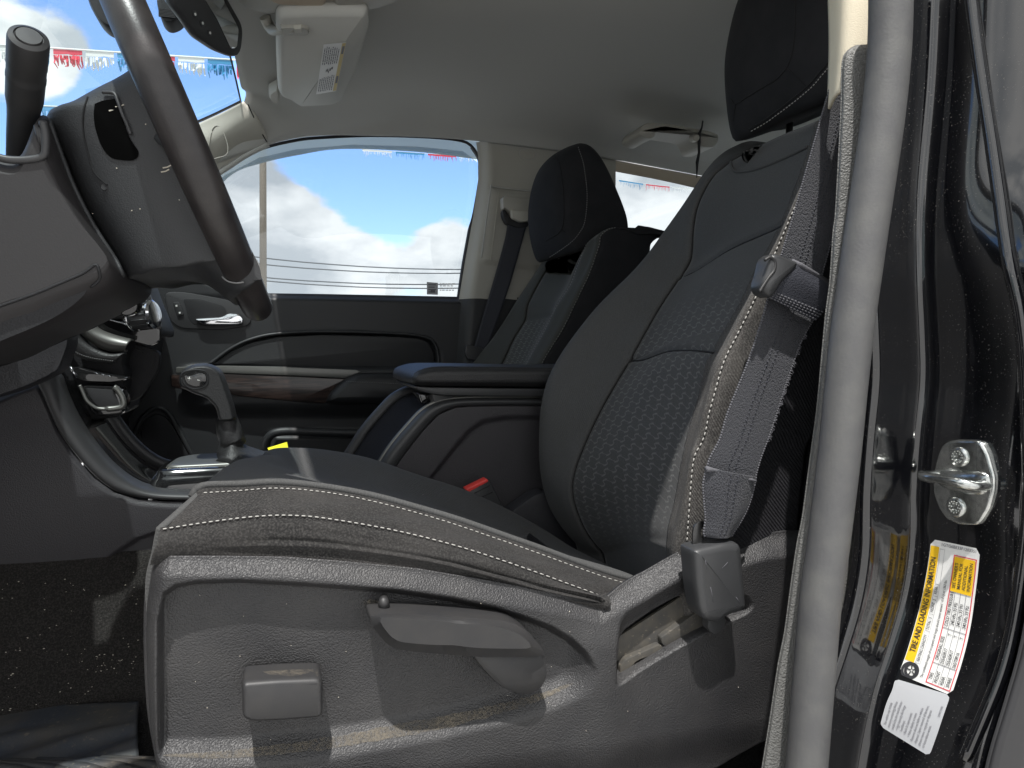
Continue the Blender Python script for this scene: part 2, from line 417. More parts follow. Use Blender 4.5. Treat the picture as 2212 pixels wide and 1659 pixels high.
# ---------------------------------------------------------------- material set
M = {}
M['trim'] = mat('grained_charcoal_plastic', (.022, .0218, .0236), .5, bump=[('grain', 660, .7, .0009)], var=(14, (.034, .033, .0335)), spec=.55)
M['trim_dark'] = mat('dark_grained_plastic', (.022, .022, .026), .55, bump=[('grain', 420, .45, .001)])
M['console'] = mat('console_side_plastic', (.036, .034, .038), .5, bump=[('grain', 560, .5, .0008)])
M['dash'] = mat('dash_plastic', (.018, .018, .020), .62, bump=[('grain', 450, .35, .001)], spec=.3)
M['satin'] = mat('satin_black_plastic', (.040, .040, .042), .46, bump=[('noise', 900, .15, .0004)])
M['smooth'] = mat('smooth_black_plastic', (.035, .036, .038), .42, bump=[('noise', 1500, .2, .0003)], spec=.5)
M['lever'] = mat('lever_plastic', (.024, .024, .0255), .5, bump=[('noise', 1600, .3, .0003)], var=(40, (.031, .030, .030)))
M['gloss'] = mat('piano_black', (.010, .010, .011), .08, coat=.6, var=(30, (.02, .02, .02)))
M['paint'] = mat('black_paint', (.003, .0032, .0042), .12, coat=1.0, dust=(650, .66, (.12, .11, .10)), spec=.5)
M['chrome'] = mat('chrome', (.75, .76, .78), .09, 1.0)
M['zinc'] = mat('zinc_plated_steel', (.62, .63, .61), .22, 1.0, bump=[('noise', 300, .25, .0004)], var=(160, (.35, .37, .36)))
M['silver'] = mat('satin_silver_paint', (.16, .16, .15), .36, .5)
M['steel'] = mat('dark_steel', (.10, .10, .10), .35, .9)
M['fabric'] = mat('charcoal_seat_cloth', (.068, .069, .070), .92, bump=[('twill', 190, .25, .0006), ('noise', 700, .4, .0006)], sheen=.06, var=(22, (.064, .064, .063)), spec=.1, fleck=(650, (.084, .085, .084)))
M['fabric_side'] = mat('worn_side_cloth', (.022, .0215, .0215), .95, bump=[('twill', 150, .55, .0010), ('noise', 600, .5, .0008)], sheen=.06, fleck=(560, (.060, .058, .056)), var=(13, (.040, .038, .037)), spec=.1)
M['fabric_bolster'] = mat('sunlit_bolster_cloth', (.045, .043, .042), .95, bump=[('twill', 150, .5, .0010), ('noise', 600, .4, .0008)], sheen=.06, fleck=(560, (.12, .115, .108)), var=(26, (.07, .066, .062)), spec=.1)  # lighter copy of the side cloth, sunlight on the bolster put into its colour
M['back_cloth'] = mat('seat_rear_cloth', (.020, .020, .023), .95, bump=[('twill', 130, .7, .0010)], spec=.1, fleck=(500, (.034, .034, .037)))
M['hr'] = mat('headrest_cloth', (.022, .0225, .0245), .95, bump=[('noise', 1200, .35, .0005)], sheen=.04, spec=.06, var=(22, (.028, .028, .030)))
M['vinyl'] = mat('black_vinyl', (.022, .022, .023), .52, bump=[('grain', 380, .5, .0008)], spec=.5)
M['leather'] = mat('wheel_leather', (.020, .0175, .018), .36, bump=[('grain', 620, .16, .0004)], var=(30, (.036, .032, .031)), spec=.5)
M['column'] = mat('column_plastic', (.021, .019, .020), .6, bump=[('noise', 700, .25, .0005)])
M['hub'] = mat('wheel_back_plastic', (.024, .025, .027), .55, bump=[('grain', 700, .3, .0007)])
M['thread'] = mat('pale_thread', (.36, .35, .33), .8)
M['thread_dark'] = mat('grey_thread', (.20, .20, .20), .8)
M['seam'] = mat('seam_shadow_cloth', (.008, .008, .009), .95)
M['head'] = mat('headliner_cloth', (.47, .465, .44), .95, bump=[('noise', 700, .25, .0006)], spec=.1)
M['beige'] = mat('beige_trim_plastic', (.50, .48, .42), .55, bump=[('noise', 800, .2, .0004)])
M['beige2'] = mat('beige_pillar_plastic', (.40, .385, .34), .5, bump=[('noise', 800, .2, .0004)])
M['tan'] = mat('tan_window_header', (.52, .44, .34), .7)
M['knit'] = mat('cream_knit_trim', (.78, .70, .54), .9, bump=[('noise', 900, .5, .0008)])
M['visor'] = mat('visor_cloth', (.56, .555, .52), .9, bump=[('noise', 900, .3, .0006)])
M['door'] = mat('door_plastic', (.024, .025, .027), .5, bump=[('noise', 600, .3, .0006)])
M['door_pad'] = mat('door_pad_vinyl', (.014, .0145, .016), .5, bump=[('grain', 500, .3, .0006)])
M['wood'] = mat('dark_wood_trim', (.03, .02, .017), .32, coat=.25, wood=True)
M['rubber'] = mat('black_rubber', (.018, .018, .020), .6)
M['seal'] = mat('door_seal_rubber', (.075, .075, .077), .58, bump=[('noise', 420, .28, .0008)], var=(35, (.095, .095, .093)), spec=.5)
M['pillar_leather'] = mat('pillar_grained_trim', (.12, .12, .115), .5, bump=[('grain', 560, .9, .0009)])
M['web'] = mat('belt_webbing', (.044, .0455, .053), .75, bump=[('web', 900, .9, .0012)], spec=.4, sheen=.1)
M['web_edge'] = mat('belt_edge_thread', (.10, .10, .112), .8, bump=[('noise', 900, .6, .001)])
M['web_dark'] = mat('dark_belt_webbing', (.030, .032, .042), .7, bump=[('web', 800, .5, .001)])
M['white'] = mat('label_white', (.78, .78, .76), .45)
M['grey_label'] = mat('label_grey', (.46, .47, .49), .5)
M['yellow'] = mat('label_yellow', (.85, .52, .02), .45)
M['visor_yellow'] = mat('faded_label_yellow', (.62, .50, .22), .6)
M['ink'] = mat('ink', (.03, .03, .035), .6)
M['ink_grey'] = mat('grey_ink', (.18, .18, .20), .6)
M['red'] = mat('red_print', (.62, .04, .06), .5)
M['red_plastic'] = mat('red_release_button', (.75, .06, .05), .4)
M['note'] = mat('yellow_card', (.86, .80, .02), .6)
M['carpet'] = mat('black_carpet', (.030, .028, .027), 1.0, bump=[('noise', 600, 1.0, .004), ('noise', 160, .5, .004)], spec=.05, fleck=(420, (.062, .058, .054)), dust=(700, .70, (.20, .18, .15)))
M['mat'] = mat('rubber_floor_mat', (.040, .045, .055), .55, bump=[('noise', 300, .3, .001)], var=(11, (.085, .075, .060)), dust=(160, .62, (.16, .14, .11)))
M['crumb'] = mat('sand_crumbs', (.62, .57, .48), .9)
M['dusty'] = mat('dusty_tray_plastic', (.045, .043, .040), .65, var=(60, (.075, .067, .054)), dust=(260, .64, (.16, .14, .11)))
M['dirt'] = mat('settled_dust', (.26, .22, .165), .95, bump=[('noise', 900, .5, .001)])
M['mark'] = mat('white_marking', (.75, .75, .72), .5)
M['mirror'] = mat('mirror_glass', (.80, .82, .83), .03, 1.0)
M['wood_pole'] = mat('weathered_pole', (.30, .26, .21), .9, bump=[('noise', 30, .6, .02)])
M['cable'] = mat('power_cable', (.10, .11, .12), .6)
M['f_red'] = mat('fringe_red', (.70, .05, .09), .5); M['f_white'] = mat('fringe_white', (.80, .82, .80), .5); M['f_blue'] = mat('fringe_blue', (.06, .30, .55), .5)
M['asphalt'] = mat('dusty_concrete', (.36, .35, .33), .9, bump=[('noise', 60, .5, .01)], var=(.5, (.42, .41, .385)))
M['glass'] = glass_mat('clear_glass', (.60, .66, .67))
M['glass_slab'] = glass_mat('window_glass', (.735, .765, .785))
M['recess_shade'] = mat('painted_recess_shade', (.004, .004, .004), 1.0, spec=0)  # near black that paints the shade of the hub recess
M['glass_dark'] = glass_mat('privacy_glass', (.56, .57, .55))
M['smoke'] = glass_mat('smoked_visor', (.42, .46, .46))
_n = M['smoke'].node_tree; _d = _n.nodes.new('ShaderNodeBsdfDiffuse'); _d.inputs[0].default_value = (.30, .33, .33, 1); _m = _n.nodes.new('ShaderNodeMixShader'); _m.inputs[0].default_value = .62
_s = _n.nodes['Mix Shader'].outputs[0]; _n.links.new(_s, _m.inputs[1]); _t = _n.nodes.new('ShaderNodeBsdfTranslucent'); _t.inputs[0].default_value = (.34, .37, .37, 1); _a = _n.nodes.new('ShaderNodeAddShader'); _n.links.new(_d.outputs[0], _a.inputs[0]); _n.links.new(_t.outputs[0], _a.inputs[1]); _n.links.new(_a.outputs[0], _m.inputs[2]); _n.links.new(_m.outputs[0], _n.nodes['Material Output'].inputs[0])

# ---------------------------------------------------------------- outside
g = 1500
ground = mesh('ground', [(-g, -g, 0), (g, -g, 0), (g, g, 0), (-g, g, 0)], [(0, 1, 2, 3)], M['asphalt'], smooth=False); ground['kind'] = 'structure'
def rpole(name, px, Y, top_px_y, r, label):
    a = P(px, 560, Y); top = P(px+4, top_px_y, Y); t = thing(name, label, 'utility pole', (a.x, Y, 0))
    x = top.x
    tube('pole', [Vector((a.x, Y, -.3)), Vector((x, Y, top.z))], [r*1.1, r*.85], M['wood_pole'], t, n=20)
    b = MB().box((x, Y, top.z-.8), (.12, 2.4, .14)); b.out('crossarm', M['wood_pole'], t, bevel=.01, smooth=False)
    for k in (-1.05, -.4, .4, 1.05):
        lathe('insulator', Vector((x, Y+k, top.z-.73)), AZ, [(.03, 0), (.05, .03), (.03, .06), (.05, .1), (.03, .15)], M['white'], t, n=10)
    return x, top.z
rpole('utility_pole', 563, 24, -260, .105, 'weathered wooden utility pole standing beyond the passenger window')
for i, (ya, yb, nm) in enumerate([(557, 582, 'highest of the four dark power cables crossing low in the passenger window'), (571, 590, 'power cable second from the top, thin, low in the passenger window'),
                                  (599, 613, 'power cable third from the top, just above the passenger window sill'), (606, 622, 'lowest power cable, nearest the passenger window sill')]):
    A = P(568, ya, 24); B = P(1010, yb, 24); d = B-A
    pts = [A+d*s+Vector((0, 0, -.25*(1-(2*s/1.0-1)**2)*.4)) for s in (-2.2, -1.5, -1, -.5, 0, .3, .6, 1, 1.5, 2.2, 3)]
    tag(tube('power_cable', pts, .022, M['cable'], n=6, res=40), nm, 'power cable', 'power cables beyond the passenger door')

def garland(label, p0, p1, seg, drop, start=0, sag=.0):
    t = thing('fringe_garland', label, 'pennant string', p0, 'fringed pennant strings over the car lot')
    d = p1-p0; Ltot = d.length; n = round(Ltot/seg); up = AZ; thin = min(1, seg/.3)
    pt = lambda s: p0+d*s-AZ*(sag*4*s*(1-s))
    tube('cord', [pt(i/20) for i in range(21)], .006, M['f_white'], t, n=5)
    for i in range(n):
        mb = MB(); c = (start+i) % 3
        a0, a1 = (i+.04)/n, (i+.93)/n
        nst = 15
        # heading band
        top = [pt(a0+(a1-a0)*k/6) for k in range(7)]
        V = [q-AZ*.004 for q in top]+[q-AZ*(.05*thin+random.uniform(0, .012*thin)) for q in top]
        mb.add(V+[v+Vector((0, .003, 0)) for v in V], [(k, k+1, k+8, k+7) for k in range(6)]+[(14+k, 14+k+7, 14+k+8, 14+k+1) for k in range(6)])
        for k in range(nst):
            s = a0+(a1-a0)*(k+random.uniform(.1, .9))/nst; q = pt(s)-AZ*.04; ln = drop*random.uniform(.55, 1.15); sw = random.uniform(-.10, .16)*drop
            wd = random.uniform(.005, .010)*thin
            mb.tube([q, q+Vector((sw*.3, random.uniform(-.02, .02), -ln*.4)), q+Vector((sw*random.uniform(.2, .9), random.uniform(-.03, .03), -ln*.75)), q+Vector((sw, random.uniform(-.04, .04), -ln))], [wd, wd*1.3, wd, wd*.5], 4)
        mb.out('fringe', M[('f_red', 'f_white', 'f_blue')[c]], t, smooth=False)
    return t
_A = P(112, 104, 5.2); _d = (P(640, 138, 5.2)-_A).normalized()
garland('long red, white and blue fringed pennant string seen through the windshield', _A-_d*(.178*30), _A+_d*(.178*12), .178, .075, start=0, sag=0)
garland('short fringed pennant string low on the windshield beside the steering column', P(20, 226, 9), P(330, 238, 9), .5, .2, start=2)
garland('fringed pennant string at the top edge of the passenger window', P(780, 322, 22), P(1120, 345, 22), 1.1, .16, start=1)
garland('faint fringed pennant string behind the rear side window', P(1335, 388, 28), P(1560, 408, 28), 1.3, .22, start=2, sag=.1)

# ---------------------------------------------------------------- cabin shell
fl = patch('floor', [[Vector((-.9, y, z)), Vector((.3, y, z)), Vector((1.6, y, z))] for y, z in
     ((.50, CZ-.50), (.62, CZ-.51), (.92, CZ-.51), (1.04, CZ-.485), (1.12, CZ-.40), (1.15, CZ-.332), (1.20, CZ-.30), (1.40, CZ-.33), (1.50, CZ-.50), (1.95, CZ-.51))], M['carpet'], nu=60, nv=60, solid=.02,
     disp=lambda u, v: .004*math.sin(u*40+v*9)*math.sin(v*31), toward=Vector((0, 1.2, 5)))
fl.o['kind'] = 'structure'; fl.o.name = 'floor'
# floor mat
fm = thing('floor_mat', 'muddy rubber floor mat in the driver footwell', 'floor mat', (-.3, .8, CZ-.48))
mp_ = [PZ(a, b, CZ-.478) for a, b in ((-260, 1530), (120, 1522), (200, 1519), (300, 1515))]
rows = [mp_, [p+Vector((0.01, -.07, -.001)) for p in mp_], [p+Vector((.03, -.2, -.012)) for p in mp_], [p+Vector((.03, -.42, -.012)) for p in mp_]]
patch('mat_sheet', rows, M['mat'], fm, nu=80, nv=60, solid=.006, disp=lambda u, v: .004*math.sin(v*40+u*22)*sm(.25, .4, v), toward=Vector((0, .5, 5)))
mb = MB()
for k in range(7):
    a = mp_[0].lerp(mp_[3], .28+.11*k)+Vector((0, -.13, -.006)); mb.tube([a, a+Vector((.10, -.05, 0)), a+Vector((.19, -.14, 0))], [.006, .009, .006], 6, 8)
mb.out('tread_rib', M['mat'], fm)
# crumbs
mb = MB()
def crumb(c, r):
    bm_ = [Vector((random.uniform(-1, 1), random.uniform(-1, 1), random.uniform(-.7, .7))).normalized()*r*random.uniform(.6, 1.2) for _ in range(6)]
    q = [c+Vector(v) for v in ((r, 0, 0), (-r, 0, 0), (0, r*.8, 0), (0, -r*.9, 0), (0, 0, r*.7), (0, 0, -r*.6))]
    q = [a+b*.25 for a, b in zip(q, bm_)]; mb.add(q, [(0, 2, 4), (2, 1, 4), (1, 3, 4), (3, 0, 4), (2, 0, 5), (1, 2, 5), (3, 1, 5), (0, 3, 5)])
for k in range(100):
    y = random.choice([random.gauss(1.132, .007), random.uniform(1.04, 1.14), random.uniform(1.04, 1.14)]); px = random.uniform(-20, 300)
    if random.random() < .35: px = random.uniform(170, 300); y = random.gauss(1.075, .006)
    z = CZ-.485+(.085)*sm(1.03, 1.12, y)+.068*sm(1.10, 1.15, y)+.004
    d = pdir(px, 1300); crumb(Vector((d.x/d.y*y, y, z)), random.uniform(.0004, .0013))
o = mb.out('crumbs', M['crumb'], smooth=False); o['kind'] = 'stuff'; o['label'] = 'sand and crumbs scattered on the black carpet'

# headliner
Yp = 1.885
def hrow(pxs, X=None): return pxs
edge = [P(a, b, Yp) for a, b in ((470, 352), (508, 320), (560, 306), (660, 297), (800, 294), (920, 297), (1010, 303), (1060, 311), (1140, 318), (1310, 342), (1420, 362), (1530, 382), (1680, 420))]
edge = resample(edge, 9)
rows = []
prof = [(1.84, .035), (1.74, .062), (1.55, .085), (1.25, .098), (.95, .085), (.72, .055), (.60, .015), (.56, -.03)]
front = [P(530, 214, 1.80), P(519, 170, 1.6)]
hx = {0: -.075}
rws = [edge]
for yy, dz in prof:
    r = []
    for e in edge:
        base = CZ+.505-(.004)*max(0, e.x-1.0)*20
        f = sm(-.16, .12, e.x)
        zz = max(e.z, base)+dz
        r.append(Vector((e.x, yy, zz)))
    rws.append(r)
# pull the front edge back to the windshield header and bow it forward in the middle
xe = {1.84: -.066, 1.74: -.070, 1.55: -.074, 1.25: -.09, .95: -.075, .72: -.066, .60: -.062, .56: -.06}
for r in rws[1:]:
    y = round(r[0].y, 3); x0 = r[0].x; n = len(r)
    for k, p in enumerate(r):
        p.x = p.x if k > 3 else p.x+(xe[y]-x0)*(1-k/4)
    r[0].z = CZ+.578+(.012 if .7 < y < 1.4 else 0); 
def hdisp(u, v):
    d = 0
    # raised moulding from the overhead console back along the roof
    c = .40+.10*math.sin(min(u, .6)*2.5); d += .010*gauss(v, c, .05)*sm(.12, .25, u)*(1-sm(.5, .75, u))
    d -= .012*gauss(u, .27, .05)*gauss(v, .20, .09)
    return d
hl = thing('headliner', 'grey cloth headliner covering the cab roof', 'headliner', (.5, 1.2, CZ+.6))
HL = patch('roof_lining', rws, M['head'], hl, nu=90, nv=80, solid=.02, disp=hdisp, toward=Vector((.4, 1.2, CZ)))
# outer roof skin and side rails so that the sun only enters by the openings
rf = thing('truck_roof', 'black painted truck roof seen only from inside the door opening', 'roof', (.5, 1.2, CZ+.7))
patch('roof_skin', [[Vector((x, y, CZ+z)) for x, z in ((-.065, .620), (.2, .70), (.9, .69), (1.75, .63))] for y, dz in ((1.98, 0), (1.80, 0), (1.2, 0), (.66, 0), (.545, 0))], M['paint'], rf, nu=20, nv=20, solid=.006, toward=Vector((0, 1, 9)),
      disp=lambda u, v: -.09*(abs(v-.5)*2)**6)
tube('roof_rail', [Vector((-.9, .52, CZ+.05)), Vector((-.45, .53, CZ+.30)), Vector((-.2, .53, CZ+.47)), Vector((0.05, .53, CZ+.57)), Vector((.3, .53, CZ+.595)), Vector((.9, .53, CZ+.58)), Vector((1.7, .53, CZ+.5))], .034, M['paint'], rf, n=14, res=40)

# windshield
ws = thing('windshield', 'curved windshield glass with black edge band ahead of the dash', 'windshield', (-.6, 1.2, CZ+.4))
hb = [Vector((-.0745, 1.86, CZ+.582)), Vector((-.082, 1.6, CZ+.589)), Vector((-.098, 1.25, CZ+.60)), Vector((-.082, .9, CZ+.589)), Vector((-.0745, .58, CZ+.575))]
h2b = [Vector((-.177, 1.885, CZ+.529)), Vector((-.19, 1.6, CZ+.545)), Vector((-.20, 1.25, CZ+.552)), Vector((-.19, .9, CZ+.545)), Vector((-.177, .56, CZ+.52))]
lb = [Vector((-.92, 1.96, CZ+.06)), Vector((-1.02, 1.6, CZ+.06)), Vector((-1.06, 1.25, CZ+.06)), Vector((-1.02, .9, CZ+.06)), Vector((-.92, .54, CZ+.06))]
md = [a.lerp(b, .5)+Vector((-.02, 0, .03)) for a, b in zip(hb, lb)]
WS = patch('glass_pane', [hb, h2b, md, lb], M['glass'], ws, nu=30, nv=24)
b_rows = []
for v in (0, 1): b_rows.append([WS.at(u/20, v*.0+.0, .003) for u in range(21)])
patch('edge_band', [[WS.at(u/20, 0, .004) for u in range(21)], [WS.at(u/20, .012, .004) for u in range(21)]], M['rubber'], ws, nu=30, nv=4, solid=.002)
patch('edge_band', [[WS.at(0, v/20, .004) for v in range(21)], [WS.at(.010, v/20, .004) for v in range(21)]], M['rubber'], ws, nu=30, nv=4, solid=.002)

# A pillar trim, passenger side
ap = thing('windshield_pillar_trim', 'pale beige trim on the passenger windshield pillar with a grab handle cap', 'pillar trim', P(500, 290, 1.86))
up = [P(400, 283, 1.86), P(432, 265, 1.86), P(480, 243, 1.85), P(526, 219, 1.83)]
lo = [P(440, 392, 1.90), P(486, 362, 1.90), P(530, 333, 1.90), P(583, 309, 1.885)]
u2 = [P(250, 372, 1.90)]+up; l2 = [P(330, 470, 1.92)]+lo
md = [a.lerp(b, .5)+Vector((0.004, -.025, .002)) for a, b in zip(u2, l2)]
PT = patch('pillar_cover', [u2, md, l2], M['beige'], ap, nu=40, nv=20, solid=.004)
tube('panel_gap', [P(536, 226, 1.80), P(556, 270, 1.85), P(576, 306, 1.873)], .0014, M['seam'], ap, n=6, res=16)
cap = [P(a, b, 1.852) for a, b in ((458, 282), (472, 272), (484, 290), (492, 315), (490, 333), (474, 340), (450, 340))]
mbx = MB(); pts = resample(cap, 60, True); mbx.tube(pts, .0012, 5); mbx.out('cap_outline', M['beige2'], ap)
# dark strip along the bottom
tube('lower_piping', [P(440, 395, 1.885), P(488, 365, 1.885), P(532, 336, 1.885), P(580, 312, 1.875)], .006, M['head'], ap, n=8, res=20)

# sun visor (passenger)
sv = thing('sun_visor', 'grey cloth sun visor folded up against the headliner above the passenger side', 'sun visor', PZ(690, 120, CZ+.56))
Zv = CZ+.545
vis = [PZ(a, b, Zv-(b-25)/200*.012) for a, b in ((596, 27), (690, 24), (790, 24), (796, 34), (797, 60), (768, 160), (738, 218), (722, 224), (650, 228), (636, 222), (624, 212), (606, 207), (600, 195), (596, 110))]
ol = round_poly(vis, .02)
SVn = AZ
puff('visor_panel', ol, AZ, [(.010, -.006), (.004, -.002), (0, .006), (0, .012), (.006, .02), (.012, .022)], M['visor'], sv, auto=60)
pv = [PZ(572, 37, CZ+.58), PZ(585, 62, CZ+.565), PZ(603, 66, CZ+.545), PZ(640, 64, CZ+.536)]
tube('pivot_arm', pv, [.010, .009, .007, .006], M['beige2'], sv, n=12, res=16)
hous = [PZ(a, b, Zv-.008) for a, b in ((603, 55), (655, 54), (668, 60), (668, 72), (612, 73))]
puff('clip_housing', round_poly(hous, .006), AZ, [(.002, -.004), (0, 0), (0, .006)], M['beige2'], sv)
hh = [PZ(a, b, Zv-.013) for a, b in ((634, 59), (652, 58), (653, 68), (636, 69))]
puff('clip_pin', round_poly(hh, .002), AZ, [(.001, -.003), (0, 0), (0, .004)], M['beige'], sv)
clipo = [PZ(a, b, CZ+.562) for a, b in ((580, 192), (600, 180), (604, 212), (592, 214), (582, 206))]
puff('retaining_clip', round_poly(clipo, .01), AZ, [(.004, -.012), (0, -.006), (0, .01)], M['beige2'], sv)
# warning label on the visor
zl = lambda b: Zv-(b-25)/200*.012-.0075
C4 = [PZ(a, b, zl(b)) for a, b in ((683, 203), (726, 196), (748, 90), (699, 95))]   # bl, br, tr, tl   (s along up, t across)
def vl(s, t, off=0): return (C4[0]*(1-t)+C4[1]*t)*(1-s)+(C4[3]*(1-t)+C4[2]*t)*s-AZ*off
def quad(mb, f, s0, s1, t0, t1, off, n=1):
    V = []; 
    for i in range(n+1):
        s = s0+(s1-s0)*i/n; V += [f(s, t0, off), f(s, t1, off)]
    mb.add(V, [(2*i, 2*i+1, 2*i+3, 2*i+2) for i in range(n)])
lab = MB(); quad(lab, vl, 0, 1, 0, 1, .0008); lo_ = lab.out('warning_label', M['white'], sv, smooth=False)
lb = MB(); quad(lb, vl, .02, .99, .83, .99, .0012); lb.out('yellow_strip', M['visor_yellow'], lo_, smooth=False)
for seg in ((.05, .40), (.62, .96)):
    lb = MB()
    for k in range(8):
        t0 = .07+k*.092
        s = seg[0]+random.uniform(0, .02)
        e = seg[1]-random.uniform(0, .08)
        while s < e:
            ln = random.uniform(.02, .06); quad(lb, vl, s, min(s+ln, e), t0, t0+.042, .0013); s += ln+.01
    s0, s1 = (.20, .36) if seg[0] < .5 else (.80, .94)
    quad(lb, vl, s0, s1, .86, .96, .0016); lb.out('printed_text', M['ink_grey'], lo_, smooth=False)
lb = MB()
for q in range(8): 
    a = .44+random.uniform(0, .08); quad(lb, vl, a, a+.05, .30+q*.04, .30+q*.04+.03, .0014)
lb.out('pictogram', M['ink'], lo_, smooth=False)

# overhead console at the top edge
oc = thing('overhead_console', 'beige overhead console at the top of the windshield beside the visor', 'overhead console', PZ(660, -40, CZ+.58))
oo = [PZ(a, b, CZ+.574) for a, b in ((505, -10), (540, 12), (620, 20), (720, 20), (800, 12), (870, -10), (860, -130), (500, -130))]
puff('console_bezel', round_poly(oo, .03), AZ, [(.012, -.014), (.004, -.010), (0, 0), (0, .03)], M['beige2'], oc)
o2 = [PZ(a, b, CZ+.558) for a, b in ((560, -14), (600, 6), (700, 10), (712, -14), (700, -60), (560, -60))]
puff('lamp_lens', round_poly(o2, .01), AZ, [(.003, -.004), (0, 0), (0, .004)], M['tan'], oc)
o3 = [PZ(a, b, CZ+.558) for a, b in ((722, -12), (724, 8), (780, 6), (830, -8), (825, -60), (722, -60))]
puff('console_door', round_poly(o3, .008), AZ, [(.003, -.004), (0, 0), (0, .004)], M['beige2'], oc)

# rear view mirror and sensor pod
rm = thing('rearview_mirror', 'black framed rearview mirror hanging from the windshield', 'rearview mirror', P(450, 60, 1.28))
mo = [P(a, b, y) for a, b, y in ((366, -30, 1.22), (372, 8, 1.22), (400, 45, 1.25), (425, 82, 1.28), (470, 112, 1.33), (497, 122, 1.36), (512, 122, 1.37), (520, 108, 1.37), (524, 70, 1.36), (520, 50, 1.34), (480, -20, 1.27), (470, -40, 1.25))]
cc = sum(mo, Vector())/len(mo); nn = Vector((.82, -.55, -.13)).normalized(); E0 = Vector((0, 0, CZ))
onpl = lambda p, o=0: E0+(p-E0)*(((cc+nn*o)-E0).dot(nn)/(p-E0).dot(nn))
mo = [onpl(p) for p in mo]; ol = round_poly(mo, .010)
puff('mirror_housing', ol, -nn, [(.004, -.003), (.001, -.001), (0, .004), (.003, .014), (.016, .028), (.03, .034)], M['satin'], rm)
mg = [P(a, b, 1.30) for a, b in ((432, -40), (442, 0), (468, 42), (497, 104), (512, 104), (516, 62), (476, -14), (466, -40))]
mg = [onpl(p, .0038) for p in mg]
puff('mirror_glass', round_poly(mg, .006), -nn, [(.001, -.0005), (0, .0005), (0, .003)], M['mirror'], rm)
for a, b in ((421, 31), (437, 50), (453, 71)):
    q = P(a, b, 1.30); q = onpl(q, .0038); ax1 = (P(a+8, b+10, 1.3)-P(a, b, 1.3)).normalized()
    lathe('mirror_button', q-nn*.001, nn, [(.0055, 0), (.0055, .0012), (.0045, .0018)], M['smooth'], rm, n=14)
    lathe('button_mark', q-nn*(-.0008), nn, [(.0022, 0), (.0022, .0004)], M['mark'], rm, n=10)
pod = thing('windshield_sensor_pod', 'dark plastic sensor pod fixed to the windshield behind the steering wheel rim', 'sensor pod', P(350, 20, 1.36))
po = [(335, -60), (338, 5), (345, 36), (362, 50), (388, 40), (398, 20), (392, -60)]
plate('pod_cover', po, 1.36, .05, M['hub'], pod, r=.01, b=.004)
mb = MB()
for k in range(6): mb.box(P(361, 21+k*3.1, 1.3575), (.026, .004, .0016))
mb.out('vent_slot', M['rubber'], pod, smooth=False)
ms = thing('mirror_mount', 'black mirror mount and wiring cover left of the steering wheel rim top', 'mirror mount', P(225, 20, 1.2))
plate('mount_cover', [(180, -40), (190, 5), (208, 38), (232, 58), (262, 56), (262, -40)], 1.20, .05, M['smooth'], ms, r=.012, b=.006)

# ---------------------------------------------------------------- passenger door
pd = thing('passenger_door', 'dark passenger door with window, wood trim strip and chrome handle', 'door', (.2, 1.95, CZ-.2))
Yd = 1.93
# upper door skin: from sill down; relief by function, own grid so that pads and pockets are real relief
def lin(tab, x):
    if x <= tab[0][0]: return tab[0][1]
    for (a, b), (c, d) in zip(tab, tab[1:]):
        if x <= c: return b+(d-b)*(x-a)/(c-a)
    return tab[-1][1]
def relief(name, xs, top, bot, ny, Y, rel, mat_, parent, solid=0, wrap=None):
    V = []; uv = []; nx = len(xs)
    for i, px in enumerate(xs):
        t, b = (top(px) if callable(top) else lin(top, px)), (bot(px) if callable(bot) else lin(bot, px))
        for j in range(ny):
            py = t+(b-t)*j/(ny-1); p = P(px, py, Y); p.y -= rel(px, py); V.append(p); uv.append((p.x, p.z))
    Fc = [(i*ny+j, (i+1)*ny+j, (i+1)*ny+j+1, i*ny+j+1) for i in range(nx-1) for j in range(ny-1)]
    o = mesh(name, V, Fc, mat_, parent, uvs=uv)
    if solid:
        m = o.modifiers.new('s', 'SOLIDIFY'); m.thickness = solid; m.offset = -1 if o.data.polygons[0].normal.y < 0 else 1
    return o
def rng(a, b, n): return [a+(b-a)*i/(n-1) for i in range(n)]
sill = [(180, 540), (300, 585), (340, 583), (400, 585), (440, 598), (500, 622), (560, 632), (700, 634), (850, 637), (992, 640), (1010, 641)]
crest = [(440, 800), (470, 778), (500, 756), (540, 735), (580, 722), (640, 716), (760, 714), (900, 722), (930, 730), (960, 760)]
def drel(px, py):
    r = .0
    t = lin(sill, px)
    r -= .018*(1-sm(0, 16, py-t))            # rounded sill
    c = lin(crest, px)
    if px > 425:
        ins = sm(0, 14, py-c)*(1-sm(930, 955, px)) if px > 440 else sm(0, 14, py-c)*sm(425, 445, px)*1
        r -= .022*ins*(1-sm(780, 800, py))   # dark inset above the armrest
    r += .03*sm(785, 800, py)*(1-sm(868+max(0, (px-520))*.0, 905, py))*sm(380, 460, px)   # ledge carrying the trim strip
    r += .03*sm(925, 945, py)*sm(570, 600, px)*(1-.0) # map pocket
    # grab bowl behind the handle
    if 345 < px < 600:
        a = sm(372, 392, px-(py-665)*.12)*(1-sm(508, 530, px)); bb = sm(632, 645, py-(px-375)*.03)*(1-sm(692, 706, py))
        r -= .004*a*bb
    return r
relief('door_panel', rng(180, 1010, 150), sill, [(180, 1060), (1010, 1060)], 120, Yd, drel, M['door'], pd, solid=.01)
